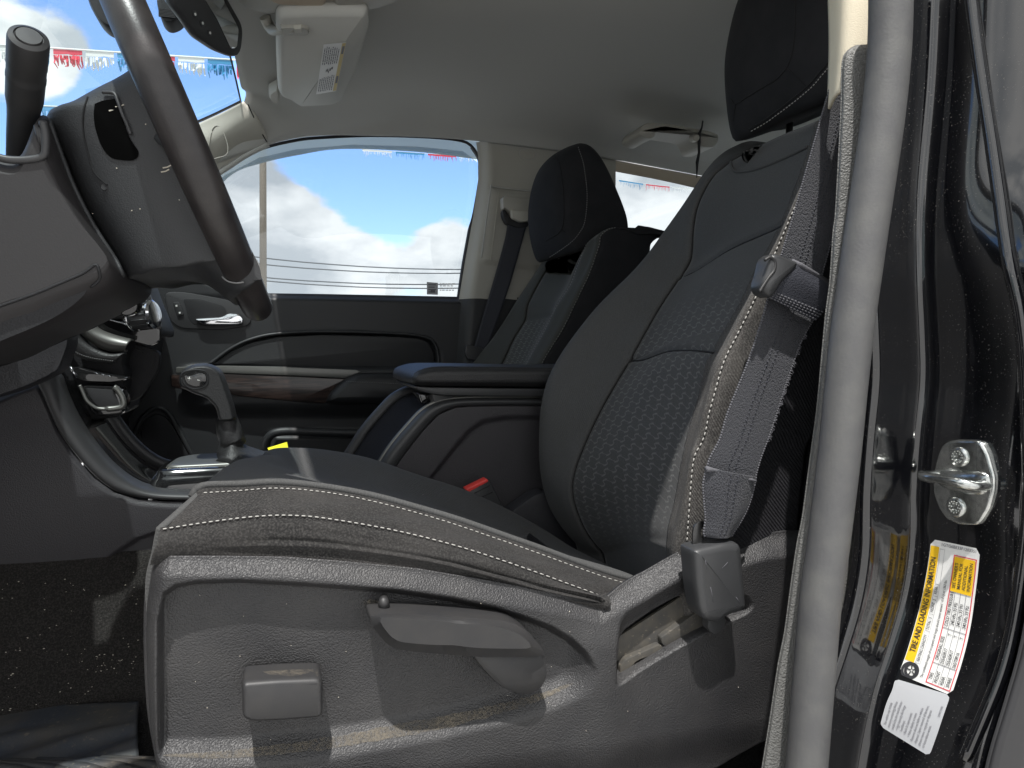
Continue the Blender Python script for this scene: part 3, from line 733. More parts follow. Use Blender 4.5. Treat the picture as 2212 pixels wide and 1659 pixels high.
# inset pad
pad = [(452, 790), (500, 757), (545, 738), (600, 727), (700, 722), (850, 726), (905, 730), (925, 738), (938, 760), (940, 796), (860, 806), (700, 796), (560, 790)]
plate('inset_pad', pad, Yd-.001, .02, M['door_pad'], pd, r=.01, b=.006)
pr = resample([P(a, b, Yd-.004) for a, b in ((450, 788), (500, 752), (545, 732), (600, 721), (700, 716), (850, 720), (910, 726), (936, 738), (946, 765), (948, 798))], 70)
tube('pad_piping', pr, .0042, M['door'], pd, n=8)
# silver strip, wood strip, armrest
plate('silver_strip', [(380, 793), (480, 790), (620, 793), (770, 799), (780, 803), (745, 817), (640, 812), (480, 806), (380, 806)], Yd-.040, .02, M['silver'], pd, r=.003, b=.002)
plate('wood_strip', [(370, 808), (480, 807), (640, 813), (748, 818), (722, 838), (702, 872), (640, 868), (520, 856), (400, 842), (370, 836)], Yd-.038, .02, M['wood'], pd, r=.006, b=.003)
arm = [P(a, b, Yd-.065) for a, b in ((703, 874), (712, 850), (748, 818), (775, 806), (860, 806), (960, 814), (1010, 818), (1010, 872), (960, 872), (850, 872), (760, 876))]
puff('armrest', round_poly(arm, .02), AY, [(.02, 0), (.008, .006), (0, .022), (0, .07)], M['door_pad'], pd)
stitches('stitching', lambda t: P(748+150*t, 824+6*t, Yd-.0665), M['thread_dark'], pd, .2, .005, .0008)
# pocket lip
tube('pocket_lip', [P(572, 975, Yd-.035), P(580, 945, Yd-.045), P(610, 932, Yd-.05), P(700, 934, Yd-.05), P(830, 938, Yd-.05)], .011, M['door'], pd, n=12, res=40)
spk = [(315, 985), (300, 930), (318, 900), (345, 892), (368, 910), (420, 1000), (430, 1050), (330, 1050)]
plate('speaker_grille', spk, Yd-.008, .012, M['dash'], pd, r=.02, b=.004)
tube('speaker_rim', resample([P(a, b, Yd-.008) for a, b in ((286, 950), (306, 905), (335, 882), (362, 890), (390, 935), (430, 1010), (450, 1050))], 40), .006, M['door'], pd, n=8)
# handle recess bezel
bz = [(354, 640), (362, 630), (400, 631), (480, 645), (530, 660), (545, 690), (535, 705), (480, 713), (395, 710), (378, 702), (366, 690)]
plate('handle_bezel', bz, Yd-.004, .012, M['satin'], pd, r=.016, b=.003)
rec = [(395, 644), (430, 645), (482, 660), (490, 672), (488, 684), (440, 700), (420, 702), (408, 690)]
plate('handle_bowl', rec, Yd-.0052, .004, M['rubber'], pd, r=.008, b=.001)
hnd = [(418, 688), (480, 684), (492, 676), (518, 677), (527, 692), (524, 702), (500, 703), (440, 703), (428, 698)]
hd = plate('door_handle', hnd, Yd-.018, .013, M['chrome'], pd, r=.008, b=.005)
sw = plate('lock_switch', [(373, 653), (387, 652), (397, 680), (383, 683)], Yd-.0085, .006, M['smooth'], pd, r=.004, b=.0015)
for a, b in ((381, 661), (388, 676)): plate('lock_mark', [(a-2, b-2), (a+2, b-2.5), (a+2.5, b+1.5), (a-1.5, b+2)], Yd-.0092, .0012, M['mark'], sw, r=.0005, b=.0002)
# glass, frame
gl_ol = [P(a, b, Yd+.055) for a, b in ((380, 460), (486, 378), (560, 340), (640, 322), (760, 312), (900, 316), (1000, 326), (1034, 352), (1030, 420), (992, 655), (700, 660), (380, 640))]
puff('window_glass', gl_ol, AY, [(0, 0), (0, .004)], M['glass_slab'], pd, auto=30)
fr = [P(a, b, Yd+.035) for a, b in ((400, 418), (488, 360), (560, 323), (640, 303), (700, 297), (800, 293), (920, 296), (990, 303), (1018, 315), (1035, 345), (1036, 385), (1022, 470), (1004, 570), (993, 645))]
tube('window_seal', resample(fr, 90), [.004]*40+[.005, .009, .009, .009, .009, .009, .009, .009, .009, .009], M['rubber'], pd, n=10)
fr2 = [p+Vector((.004, .012, 0)) for p in fr[8:]]
tube('glass_channel', resample(fr2, 40), .005, M['smooth'], pd, n=8)
# smoked rain visor outside the top of the glass
t1 = [P(a, b, Yd+.085) for a, b in ((425, 412), (490, 352), (560, 316), (640, 295), (760, 284), (900, 286), (1040, 302))]
t2 = [P(a, b, Yd+.11) for a, b in ((436, 445), (500, 378), (560, 354), (640, 336), (740, 322), (900, 328), (1036, 345))]
patch('rain_visor', [t1, t2], M['smoke'], pd, nu=50, nv=6, solid=.003)
# window sticker
stk = [P(a, b, Yd+.053) for a, b in ((922, 636), (946, 637), (946, 611), (922, 609))]
st = mesh('window_sticker', stk, [(0, 1, 2, 3)], M['grey_label'], pd, smooth=False)
mb = MB()
for k in range(4):
    y0 = 614+k*5.2
    a = [P(x, y, Yd+.0525) for x, y in ((925, y0+2.2), (942-3*(k % 2), y0+2.4), (942-3*(k % 2), y0), (925, y0-.2))]; mb.add(a, [(0, 1, 2, 3)])
mb.add([P(x, y, Yd+.0525) for x, y in ((930, 626), (940, 626), (940, 632), (930, 632))], [(0, 1, 2, 3)])
mb.out('sticker_print', M['ink_grey'], st, smooth=False)
mb = MB()
for k in range(4):
    y0 = 612+k*4.6
    s = 950
    while s < 984-4*(k % 2):
        wq = random.uniform(3, 8); mb.add([P(x, y, Yd+.0525) for x, y in ((s, y0+2), (s+wq, y0+2), (s+wq, y0), (s, y0))], [(0, 1, 2, 3)]); s += wq+1.5
mb.out('glass_etching', M['mark'], pd, smooth=False)

# B pillar trim, passenger side
bp = thing('belt_pillar_trim', 'beige trim of the pillar between the passenger front and rear doors', 'pillar trim', P(1100, 480, 1.87))
def brel(px, py):
    r = .0
    r -= .035*(1-sm(0, 30, px-lin(bl, py)))**2
    r += .010*sm(0, 6, px-lin(pl, py))*(sm(405, 412, py))*(1-sm(560, 570, py-(px-1040)*.02))*(1-sm(1178, 1190, px))
    return r
bl = [(300, 1036), (330, 1040), (385, 1040), (470, 1028), (570, 1010), (645, 998), (800, 985)]
pl = [(400, 1060), (560, 1040)]
xs_n = 60; ny = 90; V = []; uv = []
for i in range(xs_n):
    for j in range(ny):
        py = 300+520*j/(ny-1); l = lin(bl, py); px = l+(1330-l)*i/(xs_n-1)
        p = P(px, py+max(0, (px-1040))*.12, 1.90); p.y -= brel(px, py); V.append(p); uv.append((p.x, p.z))
Fc = [(i*ny+j, (i+1)*ny+j, (i+1)*ny+j+1, i*ny+j+1) for i in range(xs_n-1) for j in range(ny-1)]
up_f = [f for f in Fc if V[f[0]].z > P(1010, 640, 1.9).z]; lo_f = [f for f in Fc if f not in set(up_f)]
mesh('upper_trim', V, up_f, M['beige2'], bp); mesh('lower_trim', V, lo_f, M['door'], bp)
tube('panel_edge', resample([P(a, b, 1.889) for a, b in ((1040, 556), (1060, 408), (1066, 404), (1130, 411), (1160, 415), (1176, 424))], 40), .0022, M['head'], bp, n=6)
tube('panel_ridge', [P(1078, 415, 1.885), P(1060, 562, 1.885)], .0016, M['beige'], bp, n=6)
cv = resample([P(a, b, 1.898) for a, b in ((1124, 325), (1152, 322), (1154, 343), (1128, 342))], 40, True)
mb = MB(); mb.tube(cv+[cv[0]], .0011, 5); mb.out('cover_cap', M['head'], bp)
# rear side window with tan header, rear pillar, rear wall
rd = thing('rear_passenger_door', 'rear passenger side door with bright window behind the front seats', 'door', (1.0, 1.93, CZ-.1))
hd_t = [P(a, b, 1.90) for a, b in ((1240, 326), (1310, 343), (1420, 364), (1530, 384), (1700, 420), (1800, 452))]
hd_b = [P(a, b, 1.915) for a, b in ((1240, 350), (1310, 367), (1420, 388), (1525, 412), (1700, 456), (1800, 490))]
patch('window_header', [hd_t, hd_b], M['tan'], rd, nu=20, nv=8, solid=.01)
rg = [P(a, b, 1.965) for a, b in ((1200, 340), (1310, 355), (1420, 378), (1530, 402), (1760, 456), (1800, 520), (1780, 800), (1200, 760))]
puff('rear_glass', rg, AY, [(0, 0), (0, .004)], M['glass_slab'], rd)
relief('rear_door_panel', rng(1150, 1900, 30), [(1150, 720), (1900, 780)], [(1150, 1200), (1900, 1150)], 20, 1.92, lambda a, b: -.02*(1-sm(0, 20, b-lin([(1150, 720), (1900, 780)], a))), M['door'], rd, solid=.02)
rw = thing('rear_cab_wall', 'dark rear wall and rear bench seat of the cab behind the front seats', 'cab wall', (1.7, 1.2, CZ-.1))
patch('wall_panel', [[Vector((1.72, y, CZ+z)) for y in (.5, .9, 1.5, 1.95)] for z in (-.5, -.2, .06)], M['door'], rw, nu=10, nv=10, solid=.02)
patch('wall_upper', [[Vector((1.72, y, CZ+z)) for y in (.5, .9, 1.5, 1.95)] for z in (.44, .6)], M['head'], rw, nu=10, nv=6, solid=.02)
puff('wall_glass', [Vector((1.725, y, CZ+z)) for y, z in ((.5, .05), (1.95, .05), (1.95, .45), (.5, .45))], AX, [(0, 0), (0, .004)], M['glass'], rw)
loft('bench_cushion', [[Vector((x, y, CZ+z)) for x, z in ((1.15, -.18), (1.17, -.3), (1.6, -.32), (1.62, -.2), (1.4, -.16))] for y in (.62, .66, 1.2, 1.8, 1.84)], M['fabric'], rw)
loft('bench_back', [[Vector((x, y, CZ+z)) for x, z in ((1.45, -.2), (1.55, .15), (1.6, .2), (1.68, .15), (1.68, -.2))] for y in (.62, .66, 1.2, 1.8, 1.84)], M['fabric'], rw)

# grab handle with hanging cord
from mathutils.bvhtree import BVHTree
def bvh_lite(o):
    t = BVHTree.FromPolygons([v.co.copy() for v in o.data.vertices], [tuple(p.vertices) for p in o.data.polygons])
    def f(a, b):
        h = t.ray_cast(Vector((0, 0, CZ)), pdir(a, b).normalized()); return h[0]
    return f
gh = thing('grab_handle', 'grey grab handle on the headliner above the rear side window', 'grab handle', P(1465, 280, 1.80))
gy = 1.83
_g = bvh_lite(HL.o)
gy = min((_g(a, b).y if _g(a, b) else 1.8) for a, b in ((1390, 295), (1550, 310), (1400, 262), (1550, 288)))-.075
go = [P(a, b, gy) for a, b in ((1381, 289), (1386, 273), (1402, 262), (1450, 266), (1535, 282), (1555, 290), (1554, 305), (1545, 318), (1518, 318), (1510, 296), (1500, 288), (1430, 277), (1420, 283), (1414, 298), (1400, 300))]
puff('handle_bar', round_poly(go, .012), AY, [(.006, 0), (.001, .004), (0, .012), (0, .10)], M['beige2'], gh)
lathe('coat_hook', P(1500, 298, gy+.005), Vector((-.3, -1, -.3)), [(.012, -.01), (.011, .0), (.008, .01), (.009, .018), (.006, .022)], M['beige'], gh, n=16)
cd = thing('hanging_cord', 'thin black twisted cord hanging from the rear grab handle', 'cord', P(1510, 300, gy-.012))
tube('cord_strand', [P(1518, 262, gy+.012), P(1516, 276, gy-.006), P(1510, 290, gy-.012), P(1510, 330, gy-.01), P(1506, 350, gy-.01), P(1505, 384, gy-.01)], [.0022, .0022, .0045, .0034, .0042, .0010], M['rubber'], cd, n=8)
# ---------------------------------------------------------------- surface casting: lines that lie on a built surface
from mathutils.bvhtree import BVHTree
EYE = Vector((0, 0, CZ))
def bvh(*objs):
    V = []; F = []
    for o in objs:
        b = len(V); V += [v.co.copy() for v in o.data.vertices]; F += [tuple(b+i for i in p.vertices) for p in o.data.polygons]
    return BVHTree.FromPolygons(V, F)
def cast(t, px, py, off=.0008, fb=None):
    d = pdir(px, py).normalized(); h = t.ray_cast(EYE, d)
    if h[0] is None: return fb
    n = h[1] if h[1].dot(d) < 0 else -h[1]
    return h[0]+n*off
def casts(t, pts, n=60, off=.0008):
    p3 = resample([Vector((a, b, 0)) for a, b in pts], n); out = []
    for p in p3:
        q = cast(t, p.x, p.y, off)
        if q is not None and (not out or (q-out[-1]).length < .08): out.append(q)
    return out
def plen(p): return sum((p[i+1]-p[i]).length for i in range(len(p)-1))
def on(path):
    def f(t):
        s = t*(len(path)-1); k = min(int(s), len(path)-2); return path[k].lerp(path[k+1], s-k)
    return f
def seamline(name, t, pts, parent, r=.0013, off=.0, mat_='seam', n=60):
    p = casts(t, pts, n, off)
    if len(p) > 3: return tube(name, p, r, M[mat_], parent, n=6)
def stitchline(t, pts, parent, pitch=.0062, w=.0008, off=.0008, mat_='thread', name='stitching', n=90, fill=.62):
    p = casts(t, pts, n, off)
    if len(p) > 3: return stitches(name, on(p), M[mat_], parent, plen(p), pitch, w, fill)
def sub(S, name, mat_, parent, v0, v1, u0=0, u1=1, n=(80, 60), solid=.006, uvo=None):
    """the strip v0..v1 of a surface as a mesh of its own"""
    nu, nv = n; V = []; uv = []
    for i in range(nu):
        for j in range(nv):
            u = u0+(u1-u0)*i/(nu-1); v = v0+(v1-v0)*j/(nv-1); V.append(S.at(u, v)); uv.append((u*S.UL[-1], v*S.VL[-1]))
    Fc = [(i*nv+j, (i+1)*nv+j, (i+1)*nv+j+1, i*nv+j+1) for i in range(nu-1) for j in range(nv-1)]
    o = mesh(name, V, Fc, mat_, parent, uvs=uv)
    if solid:
        m = o.modifiers.new('s', 'SOLIDIFY'); m.thickness = solid
        m.offset = -1 if sum(p.normal.dot((EYE-p.center).normalized())*p.area for p in o.data.polygons) > 0 else 1
    return o
def find(S, px, py, Yhint=None):
    """(u,v) of the surface point nearest to a picture position"""
    best = None; d = pdir(px, py).normalized()
    for i in range(0, 121):
        for j in range(0, 121):
            p = S.at(i/120, j/120)-EYE; e = (p-d*p.dot(d)).length
            if best is None or e < best[0]: best = (e, i/120, j/120)
    return best[1], best[2]

# ================================================================ driver seat
ds = thing('driver_seat', 'charcoal cloth driver seat with grained plastic side trim in the foreground', 'seat', (.2, .86, CZ-.5))
# ---- backrest
Rf = PP([(1250, 1175), (1212, 1125), (1186, 1070), (1172, 985), (1181, 870), (1216, 780), (1290, 680), (1400, 560), (1500, 420), (1552, 350), (1588, 325)], 1.085)
Rf0 = [p+Vector((.10, .012, 0)) for p in Rf]; Rf1 = [p+Vector((.035, .012, 0)) for p in Rf]
Rfs = PP([(1300, 1200), (1262, 1150), (1236, 1080), (1236, 1026), (1259, 958), (1300, 876), (1363, 767), (1426, 658), (1461, 603), (1488, 560), (1494, 494), (1505, 437), (1535, 382), (1578, 350)], 1.005)
Rc_ = PP([(1447, 1235), (1449, 1178), (1464, 1110), (1480, 1030), (1502, 936), (1524, 857), (1540, 792), (1554, 761), (1584, 707), (1625, 630), (1660, 554), (1696, 494), (1740, 392), (1780, 290), (1806, 205)], .665)
Rst = PP([(1482, 1240), (1486, 1194), (1494, 1069), (1503, 987), (1524, 946), (1532, 903), (1548, 843), (1567, 780), (1597, 720), (1638, 636), (1680, 540), (1712, 465), (1762, 350), (1800, 262), (1822, 210)], .642)
K = 40
f0, f1, f2, f3 = [resample(r, K) for r in (Rf0, Rf1, Rf, Rfs)]
c5 = resample(Rc_, K); c6 = resample(Rst, K)
c4 = [p+Vector((.020, .030, 0)) for p in c5]; c3b = [p+Vector((.040, .075, -.004)) for p in c5]
c3 = [a.lerp(b, .5)+Vector((.010, 0, .006)) for a, b in zip(f3, c3b)]
c7 = [p+Vector((.075, .000, .0)) for p in c6]; c8 = [p+Vector((.15, .012, 0)) for p in c6]
rows_b = [f0, f1, f2, f3, c3, c3b, c4, c5, c6, c7, c8]
# close the shoulders backwards
for r in rows_b:
    q = r[-1]; r += [q+Vector((.03, 0, .012)), q+Vector((.08, 0, .012))]; r.insert(0, r[0]+Vector((.012, 0, -.05)))
B0 = patch(None, rows_b, None, nu=150, nv=150)
vk = lambda k: k/(len(rows_b)-1)
ua, va = find(B0, 1371, 773); ub, vb = find(B0, 1491, 560); ua2, _ = find(B0, 1540, 764); ub2, _ = find(B0, 1655, 494)
def bdisp(u, v):
    d = 0
    if vk(3)-.01 < v < vk(5)+.02:
        s = (v-vk(3))/(vk(5)-vk(3)); uu = ua+(ua2-ua)*s; d -= .0042*gauss(u, uu, .005)
        uu = ub+(ub2-ub)*s; d -= .004*gauss(u, uu, .005)
        d += .004*math.sin(math.pi*min(max(s, 0), 1))*(1 if u < ua else .6)
    d -= .0045*gauss(v, vk(3), .008)+.004*gauss(v, vk(5), .008)*0
    d -= .0018*gauss(v, vk(8), .004)
    d += .0012*math.sin(u*23+v*15)*math.sin(u*11-v*26)
    return d
BK = patch(None, rows_b, None, nu=300, nv=190, disp=bdisp)
SQ = dict(per=.0145, row=.0130, swap=True, fade_u=True, col=(.170, .172, .168), amt=1.1)
UM = BK.UL[-1]
M['pattern_lo'] = mat('patterned_seat_cloth', (.058, .059, .060), .9, fleck=(650, (.080, .081, .080)), bump=[('noise', 900, .3, .0005)], sheen=.12, spec=.15, squig=dict(SQ, bands=[(.02, ua*UM*.45), (ua*UM*1.0, ua*UM*.93)]))
M['pattern_up'] = mat('patterned_upper_cloth', (.058, .059, .060), .9, fleck=(650, (.080, .081, .080)), bump=[('noise', 900, .3, .0005)], sheen=.12, spec=.15, squig=dict(SQ, bands=[(ub*UM*.93, ua*UM*1.05)]))
bk = sub(BK, 'backrest', M['fabric'], ds, 0, vk(3), n=(140, 50)); 
sub(BK, 'backrest_insert', M['pattern_lo'], ds, vk(3), vk(5), 0, ua, n=(170, 70))
sub(BK, 'backrest_insert', M['pattern_up'], ds, vk(3), vk(5), ua, 1, n=(170, 70))
bol = sub(BK, 'bolster', M['fabric_bolster'], ds, vk(5), vk(9)*.97, n=(170, 80))
sub(BK, 'side_panel', M['back_cloth'], ds, vk(9)*.97, 1, n=(120, 30))
bt = bvh(bol)
for u0_, u1_, nm in ((ua, ua2, 'cross_seam'), (ub, ub2, 'cross_seam')):
    tube(nm, [BK.at(u0_+(u1_-u0_)*k/30, vk(3)+(vk(5)-vk(3))*k/30, .0002) for k in range(31)], .0014, M['seam'], ds, n=6)
tube('edge_seam', [BK.at(.04+.90*k/70, vk(3), .0000) for k in range(71)], .0012, M['seam'], ds, n=6)
stitches('stitching', lambda t: BK.at(.03+t*.9, vk(8)-.004, .0009), M['thread'], ds, UM*.9, .0062, .0008)
# stitched far edge
stitches('stitching', lambda t: BK.at(.05+t*.62, vk(2)-.010, .0009), M['thread'], ds, UM*.62, .0062, .0007)
back_shell = [[p+Vector((.10, 0, 0)) for p in f0[::3]], [p+Vector((.15, 0, 0)) for p in c3[::3]], [p+Vector((.02, .0, 0)) for p in c8[::3]]]
patch('back_shell', back_shell, M['back_cloth'], ds, nu=30, nv=16, solid=.01)
# headrest notch lip on top of the backrest
nb = bvh(*[o for o in COL.objects if o.name.startswith('backrest')])
lip = casts(nb, [(1579, 350), (1583, 365), (1597, 372), (1640, 364), (1700, 340), (1745, 318)], 50, .001)
if len(lip) > 5: tube('notch_lip', lip, .0022, M['fabric'], ds, n=8)
pad2 = [P(a, b, .90) for a, b in ((1598, 338), (1604, 322), (1630, 313), (1690, 296), (1740, 272), (1770, 255), (1780, 275), (1760, 300), (1700, 332), (1640, 352), (1608, 354))]
puff('notch_pad', resample(pad2, 60, True), AX, [(.012, -.006), (.003, 0), (0, .01), (0, .04)], M['fabric'], ds, auto=70)
# ---- headrest
def headrest(root, secs0, yc, hw, z0, dx=0, matname='hr'):
    S = []
    cx = sum(a for a, b in secs0)/len(secs0); cz = sum(b for a, b in secs0)/len(secs0)
    for k, ins0, fs in ((-1.0, .045, .03), (-.98, .018, .03), (-.90, .004, .022), (-.62, 0, .008), (0, 0, 0), (.62, 0, .008), (.9, .004, .022), (.98, .018, .03), (1.0, .045, .03)):
        o = []
        for a, b in secs0:
            vx, vz = cx-a, cz-b; l = math.hypot(vx, vz); ins = ins0+(.030*abs(k)**3*max(0, min(1, (b-cz)/.1))); ff = fs*max(0, min(1, (cx-a)/.07))
            o.append(Vector((a+dx+vx/l*ins+ff, yc+k*hw, CZ+b+z0+vz/l*ins)))
        S.append(o)
    return loft('headrest', S, M[matname], root, n=72, nv=60)
HR = [(.632, .214), (.612, .26), (.604, .33), (.610, .40), (.636, .45), (.685, .476), (.728, .45), (.768, .37), (.790, .29), (.783, .245), (.72, .228), (.66, .212)]
HRD = [(a if a < .66 else .66+(a-.66)*.8, b) for a, b in HR]
h = headrest(ds, HRD, .865, .138, .110, .050)
ht = bvh(h)
seamline('panel_seam', ht, [(1718, -8), (1718, 40), (1716, 82), (1710, 120), (1699, 147), (1676, 172), (1645, 191), (1612, 211), (1590, 225), (1580, 215)], h, .0011, .0003)
seamline('panel_seam', ht, [(1699, 147), (1722, 166), (1745, 190)], h, .0008, .0003)
seamline('panel_seam', ht, [(1590, 225), (1587, 240), (1585, 262)], h, .0008, .0003)
stitchline(ht, [(1818, 62), (1815, 90), (1795, 138), (1774, 165), (1754, 188), (1713, 222), (1658, 262), (1620, 284)], h, .0055, .0007, .0009)
seamline('panel_seam', ht, [(1812, 58), (1808, 90), (1789, 134), (1768, 160), (1748, 183), (1708, 217), (1655, 257), (1618, 279)], h, .0013, .0002)
for y in (.80, .93): tube('headrest_post', [Vector((.73, y-.03*(y > .9), CZ+.22)), Vector((.735, y-.03*(y > .9), CZ+.36))], .005, M['steel'], ds, n=14)
# ---- cushion
ffr = PP([(586, 1024), (575, 990), (585, 980), (620, 976), (700, 981), (800, 1000), (900, 1034), (1000, 1066), (1090, 1106), (1170, 1150), (1230, 1190)], 1.075)
ffs = PP([(560, 1010), (574, 992), (630, 1020), (720, 1048), (850, 1075), (1000, 1125), (1100, 1160), (1180, 1190), (1290, 1222)], .97)
mid = PP([(505, 1040), (520, 1004), (590, 1020), (690, 1050), (790, 1078), (900, 1110), (1000, 1142), (1150, 1187), (1320, 1240)], .86)
nis = PP([(448, 1075), (470, 1040), (560, 1036), (690, 1056), (800, 1082), (900, 1116), (1000, 1146), (1150, 1195), (1330, 1246)], .765)
nup = PP([(424, 1080), (440, 1062), (520, 1059), (600, 1055), (700, 1064), (800, 1082), (900, 1108), (1000, 1138), (1150, 1190), (1300, 1244), (1385, 1268)], .712)
npi = PP([(352, 1142), (420, 1131), (500, 1120), (600, 1112), (700, 1118), (850, 1143), (1000, 1180), (1150, 1230), (1310, 1290)], .655)
nb1 = PP([(340, 1170), (430, 1162), (500, 1156), (600, 1150), (700, 1155), (850, 1180), (1000, 1212), (1150, 1256), (1310, 1300)], .640)
nb2 = PP([(330, 1196), (430, 1186), (500, 1184), (600, 1184), (700, 1190), (850, 1209), (1000, 1235), (1150, 1271), (1312, 1302)], .638)
nb3 = PP([(324, 1220), (430, 1217), (500, 1218), (600, 1220), (700, 1227), (850, 1244), (1000, 1266), (1150, 1290), (1312, 1314)], .642)
rows_c = [[p+Vector((0, .03, -.08)) for p in ffr], [p+Vector((0, .022, -.022)) for p in ffr], ffr, ffs, mid, nis, nup, npi, nb1, nb2, nb3]
for r in rows_c[2:7]: r.append(r[-1]+Vector((.05, 0, -.025)))
ck = lambda k: k/(len(rows_c)-1)
def cdisp(u, v):
    d = -.004*gauss(v, ck(7)+.012, .006)+.0022*gauss(v, ck(7)-.012, .010)
    d -= .0035*gauss(v, ck(6), .007)
    w = sm(ck(7)+.03, ck(8)+.02, v)*sm(.06, .3, u)
    d += .85*w*(.0030*gauss(v, ck(8)+.03+.02*math.sin(u*5), .022)-.0035*gauss(v, ck(8)+.075+.012*math.sin(u*7+1), .018)+.0022*gauss(v, ck(9)+.03-.02*u, .02)+.0009*math.sin(v*60+u*14+2*math.sin(u*9)))
    d += .0016*math.sin(u*38+v*30)*gauss(v, ck(6)+.05, .03)*sm(.15, .3, u)
    d -= .003*gauss(v, ck(5), .012)*sm(.2, .3, u)
    return d
CU = patch(None, rows_c, None, nu=240, nv=220, disp=cdisp, even=True)
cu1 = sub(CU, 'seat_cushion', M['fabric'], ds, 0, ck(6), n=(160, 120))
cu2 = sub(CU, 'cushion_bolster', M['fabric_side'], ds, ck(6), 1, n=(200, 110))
ct = bvh(cu1, cu2)
stitchline(ct, [(352, 1143), (420, 1132), (500, 1121), (560, 1115), (620, 1113), (700, 1119), (850, 1145), (1000, 1183), (1150, 1233), (1300, 1288)], ds, .0062, .0006, .0008, n=140)
stitchline(ct, [(440, 1066), (520, 1061), (600, 1056), (700, 1064), (800, 1083), (900, 1109), (1000, 1140), (1150, 1192), (1300, 1246), (1375, 1268)], ds, .0062, .0006, .0008, n=140)
seamline('cushion_seam', ct, [(436, 1062), (438, 1054), (470, 1028), (510, 1000), (545, 985)], ds, .0012, .0004)
seamline('cushion_seam', ct, [(575, 983), (620, 992), (655, 1012), (678, 1032), (692, 1052)], ds, .0012, .0002)
seamline('cushion_seam', ct, [(684, 1056), (710, 1049), (740, 1049), (800, 1062), (900, 1092), (1000, 1125), (1100, 1158)], ds, .0012, .0002)
seamline('cushion_seam', ct, [(584, 975), (620, 972), (700, 978), (800, 999), (900, 1033), (1000, 1069), (1090, 1110)], ds, .0012, .0004)
# front face of the cushion
fr_top = [P(352, 1142, .655), P(440, 1064, .712), P(470, 1042, .765), P(520, 1006, .86), P(572, 985, .97), P(576, 985, 1.075)]
fr_r = [fr_top, [p+Vector((-.004, 0, -.02)) for p in fr_top], [p+Vector((-.010, 0, -.06)) for p in fr_top], [p+Vector((.0, 0, -.16)) for p in fr_top]]
patch('cushion_front', fr_r, M['fabric'], ds, nu=40, nv=24, solid=.006)
# rear tuck of the cloth
tk = [P(1300, 1288, .650), P(1330, 1270, .668), P(1368, 1264, .70), P(1400, 1262, .71)]
tk2 = [P(1312, 1316, .640), P(1335, 1303, .646), P(1366, 1284, .66), P(1398, 1270, .69)]
patch('cloth_tuck', [tk, [a.lerp(b, .5)+Vector((0, -.008, .004)) for a, b in zip(tk, tk2)], tk2], M['fabric_side'], ds, nu=30, nv=20, solid=.004, disp=lambda u, v: .002*math.sin(u*30+v*6))
# ---- plastic side trim
ttop = [(298, 1210), (330, 1208), (400, 1208), (600, 1210), (713, 1218), (900, 1236), (1040, 1258), (1180, 1284), (1300, 1308), (1322, 1296), (1352, 1276), (1407, 1248), (1450, 1222), (1488, 1200), (1540, 1186), (1598, 1180), (1658, 1163), (1726, 1156), (1780, 1156)]
tbot = [(298, 1790), (1300, 1750), (1560, 1668), (1650, 1610), (1780, 1540)]
tl = [(1200, 322), (1260, 308), (1330, 299), (1420, 297), (1520, 300), (1600, 306), (1680, 318), (1800, 335)]
cre = [(340, 1330), (352, 1282), (378, 1264), (423, 1256), (512, 1253), (631, 1259), (750, 1267), (862, 1275), (981, 1293), (1070, 1311), (1130, 1330), (1190, 1352), (1235, 1378), (1262, 1402), (1285, 1436)]
led = [(330, 1625), (500, 1621), (713, 1598), (862, 1572), (960, 1554), (1100, 1520), (1200, 1490), (1270, 1456), (1300, 1430)]
tray_t = [(1330, 1425), (1341, 1392), (1360, 1368), (1426, 1322), (1488, 1290), (1560, 1270), (1610, 1286), (1626, 1302)]
tray_b = [(1330, 1478), (1345, 1472), (1398, 1440), (1507, 1376), (1580, 1342), (1617, 1325), (1632, 1308)]
def trel(px, py):
    top = lin(ttop, px)
    l = px-lin([(a, b) for a, b in tl], py)
    r = 0
    r -= .05*(1-math.sqrt(max(0, 1-(1-min(max(l/55, 0), 1))**2)))          # rounded front corner
    # recessed panel
    c = lin(cre, px); g_ = lin(led, px)
    A = sm(-4, 22, py-c); B_ = 1-sm(-10, 48, py-g_); C_ = sm(334, 350, px); D_ = 1-sm(1235, 1300, px+(py-1400)*.12)
    rec_ = A*B_*C_*D_
    r -= .0175*rec_
    r -= .010*(1-sm(0, 42, py-top))*(1-sm(1300, 1400, px))   # lip above the crest leans in
    r -= .010*sm(1648, 1760, py+max(0, (px-900))*.13)
    # bulge at the rear, ridge towards the pillar
    r += .006*gauss(px, 1300, 60)*sm(1320, 1400, py)
    r -= .020*(1-sm(0, 50, py-top))*sm(1300, 1400, px)
    if 1325 < px < 1640:
        tt = lin(tray_t, px); tb = lin(tray_b, px)
        r -= .026*sm(0, 14, py-tt)*(1-sm(-14, 2, py-tb))*sm(1328, 1342, px)*(1-sm(1612, 1628, px))
        r -= .012*sm(-60, 4, py-tt)*(1-sm(-7, 1, py-tb))*sm(1325, 1350, px)*(1-sm(1560, 1600, px))
    r += .0006*math.sin(px*.021)*math.sin(py*.027)
    return r
V = []; uv = []; nx, ny = 430, 200; Yt = .628
for i in range(nx):
    s = i/(nx-1); s = s*.35+.65*(s**1.15)
    for j in range(ny):
        tt = j/(ny-1); pxr = 297+(1785-297)*s; top = lin(ttop, pxr); bot = lin(tbot, pxr); py = top+(bot-top)*tt
        l = lin(tl, py); px = l+(1785-l)*s
        p = P(px, py, Yt); p.y -= trel(px, py); V.append(p); uv.append((p.x, p.z))
Fc = [(i*ny+j, (i+1)*ny+j, (i+1)*ny+j+1, i*ny+j+1) for i in range(nx-1) for j in range(ny-1)]
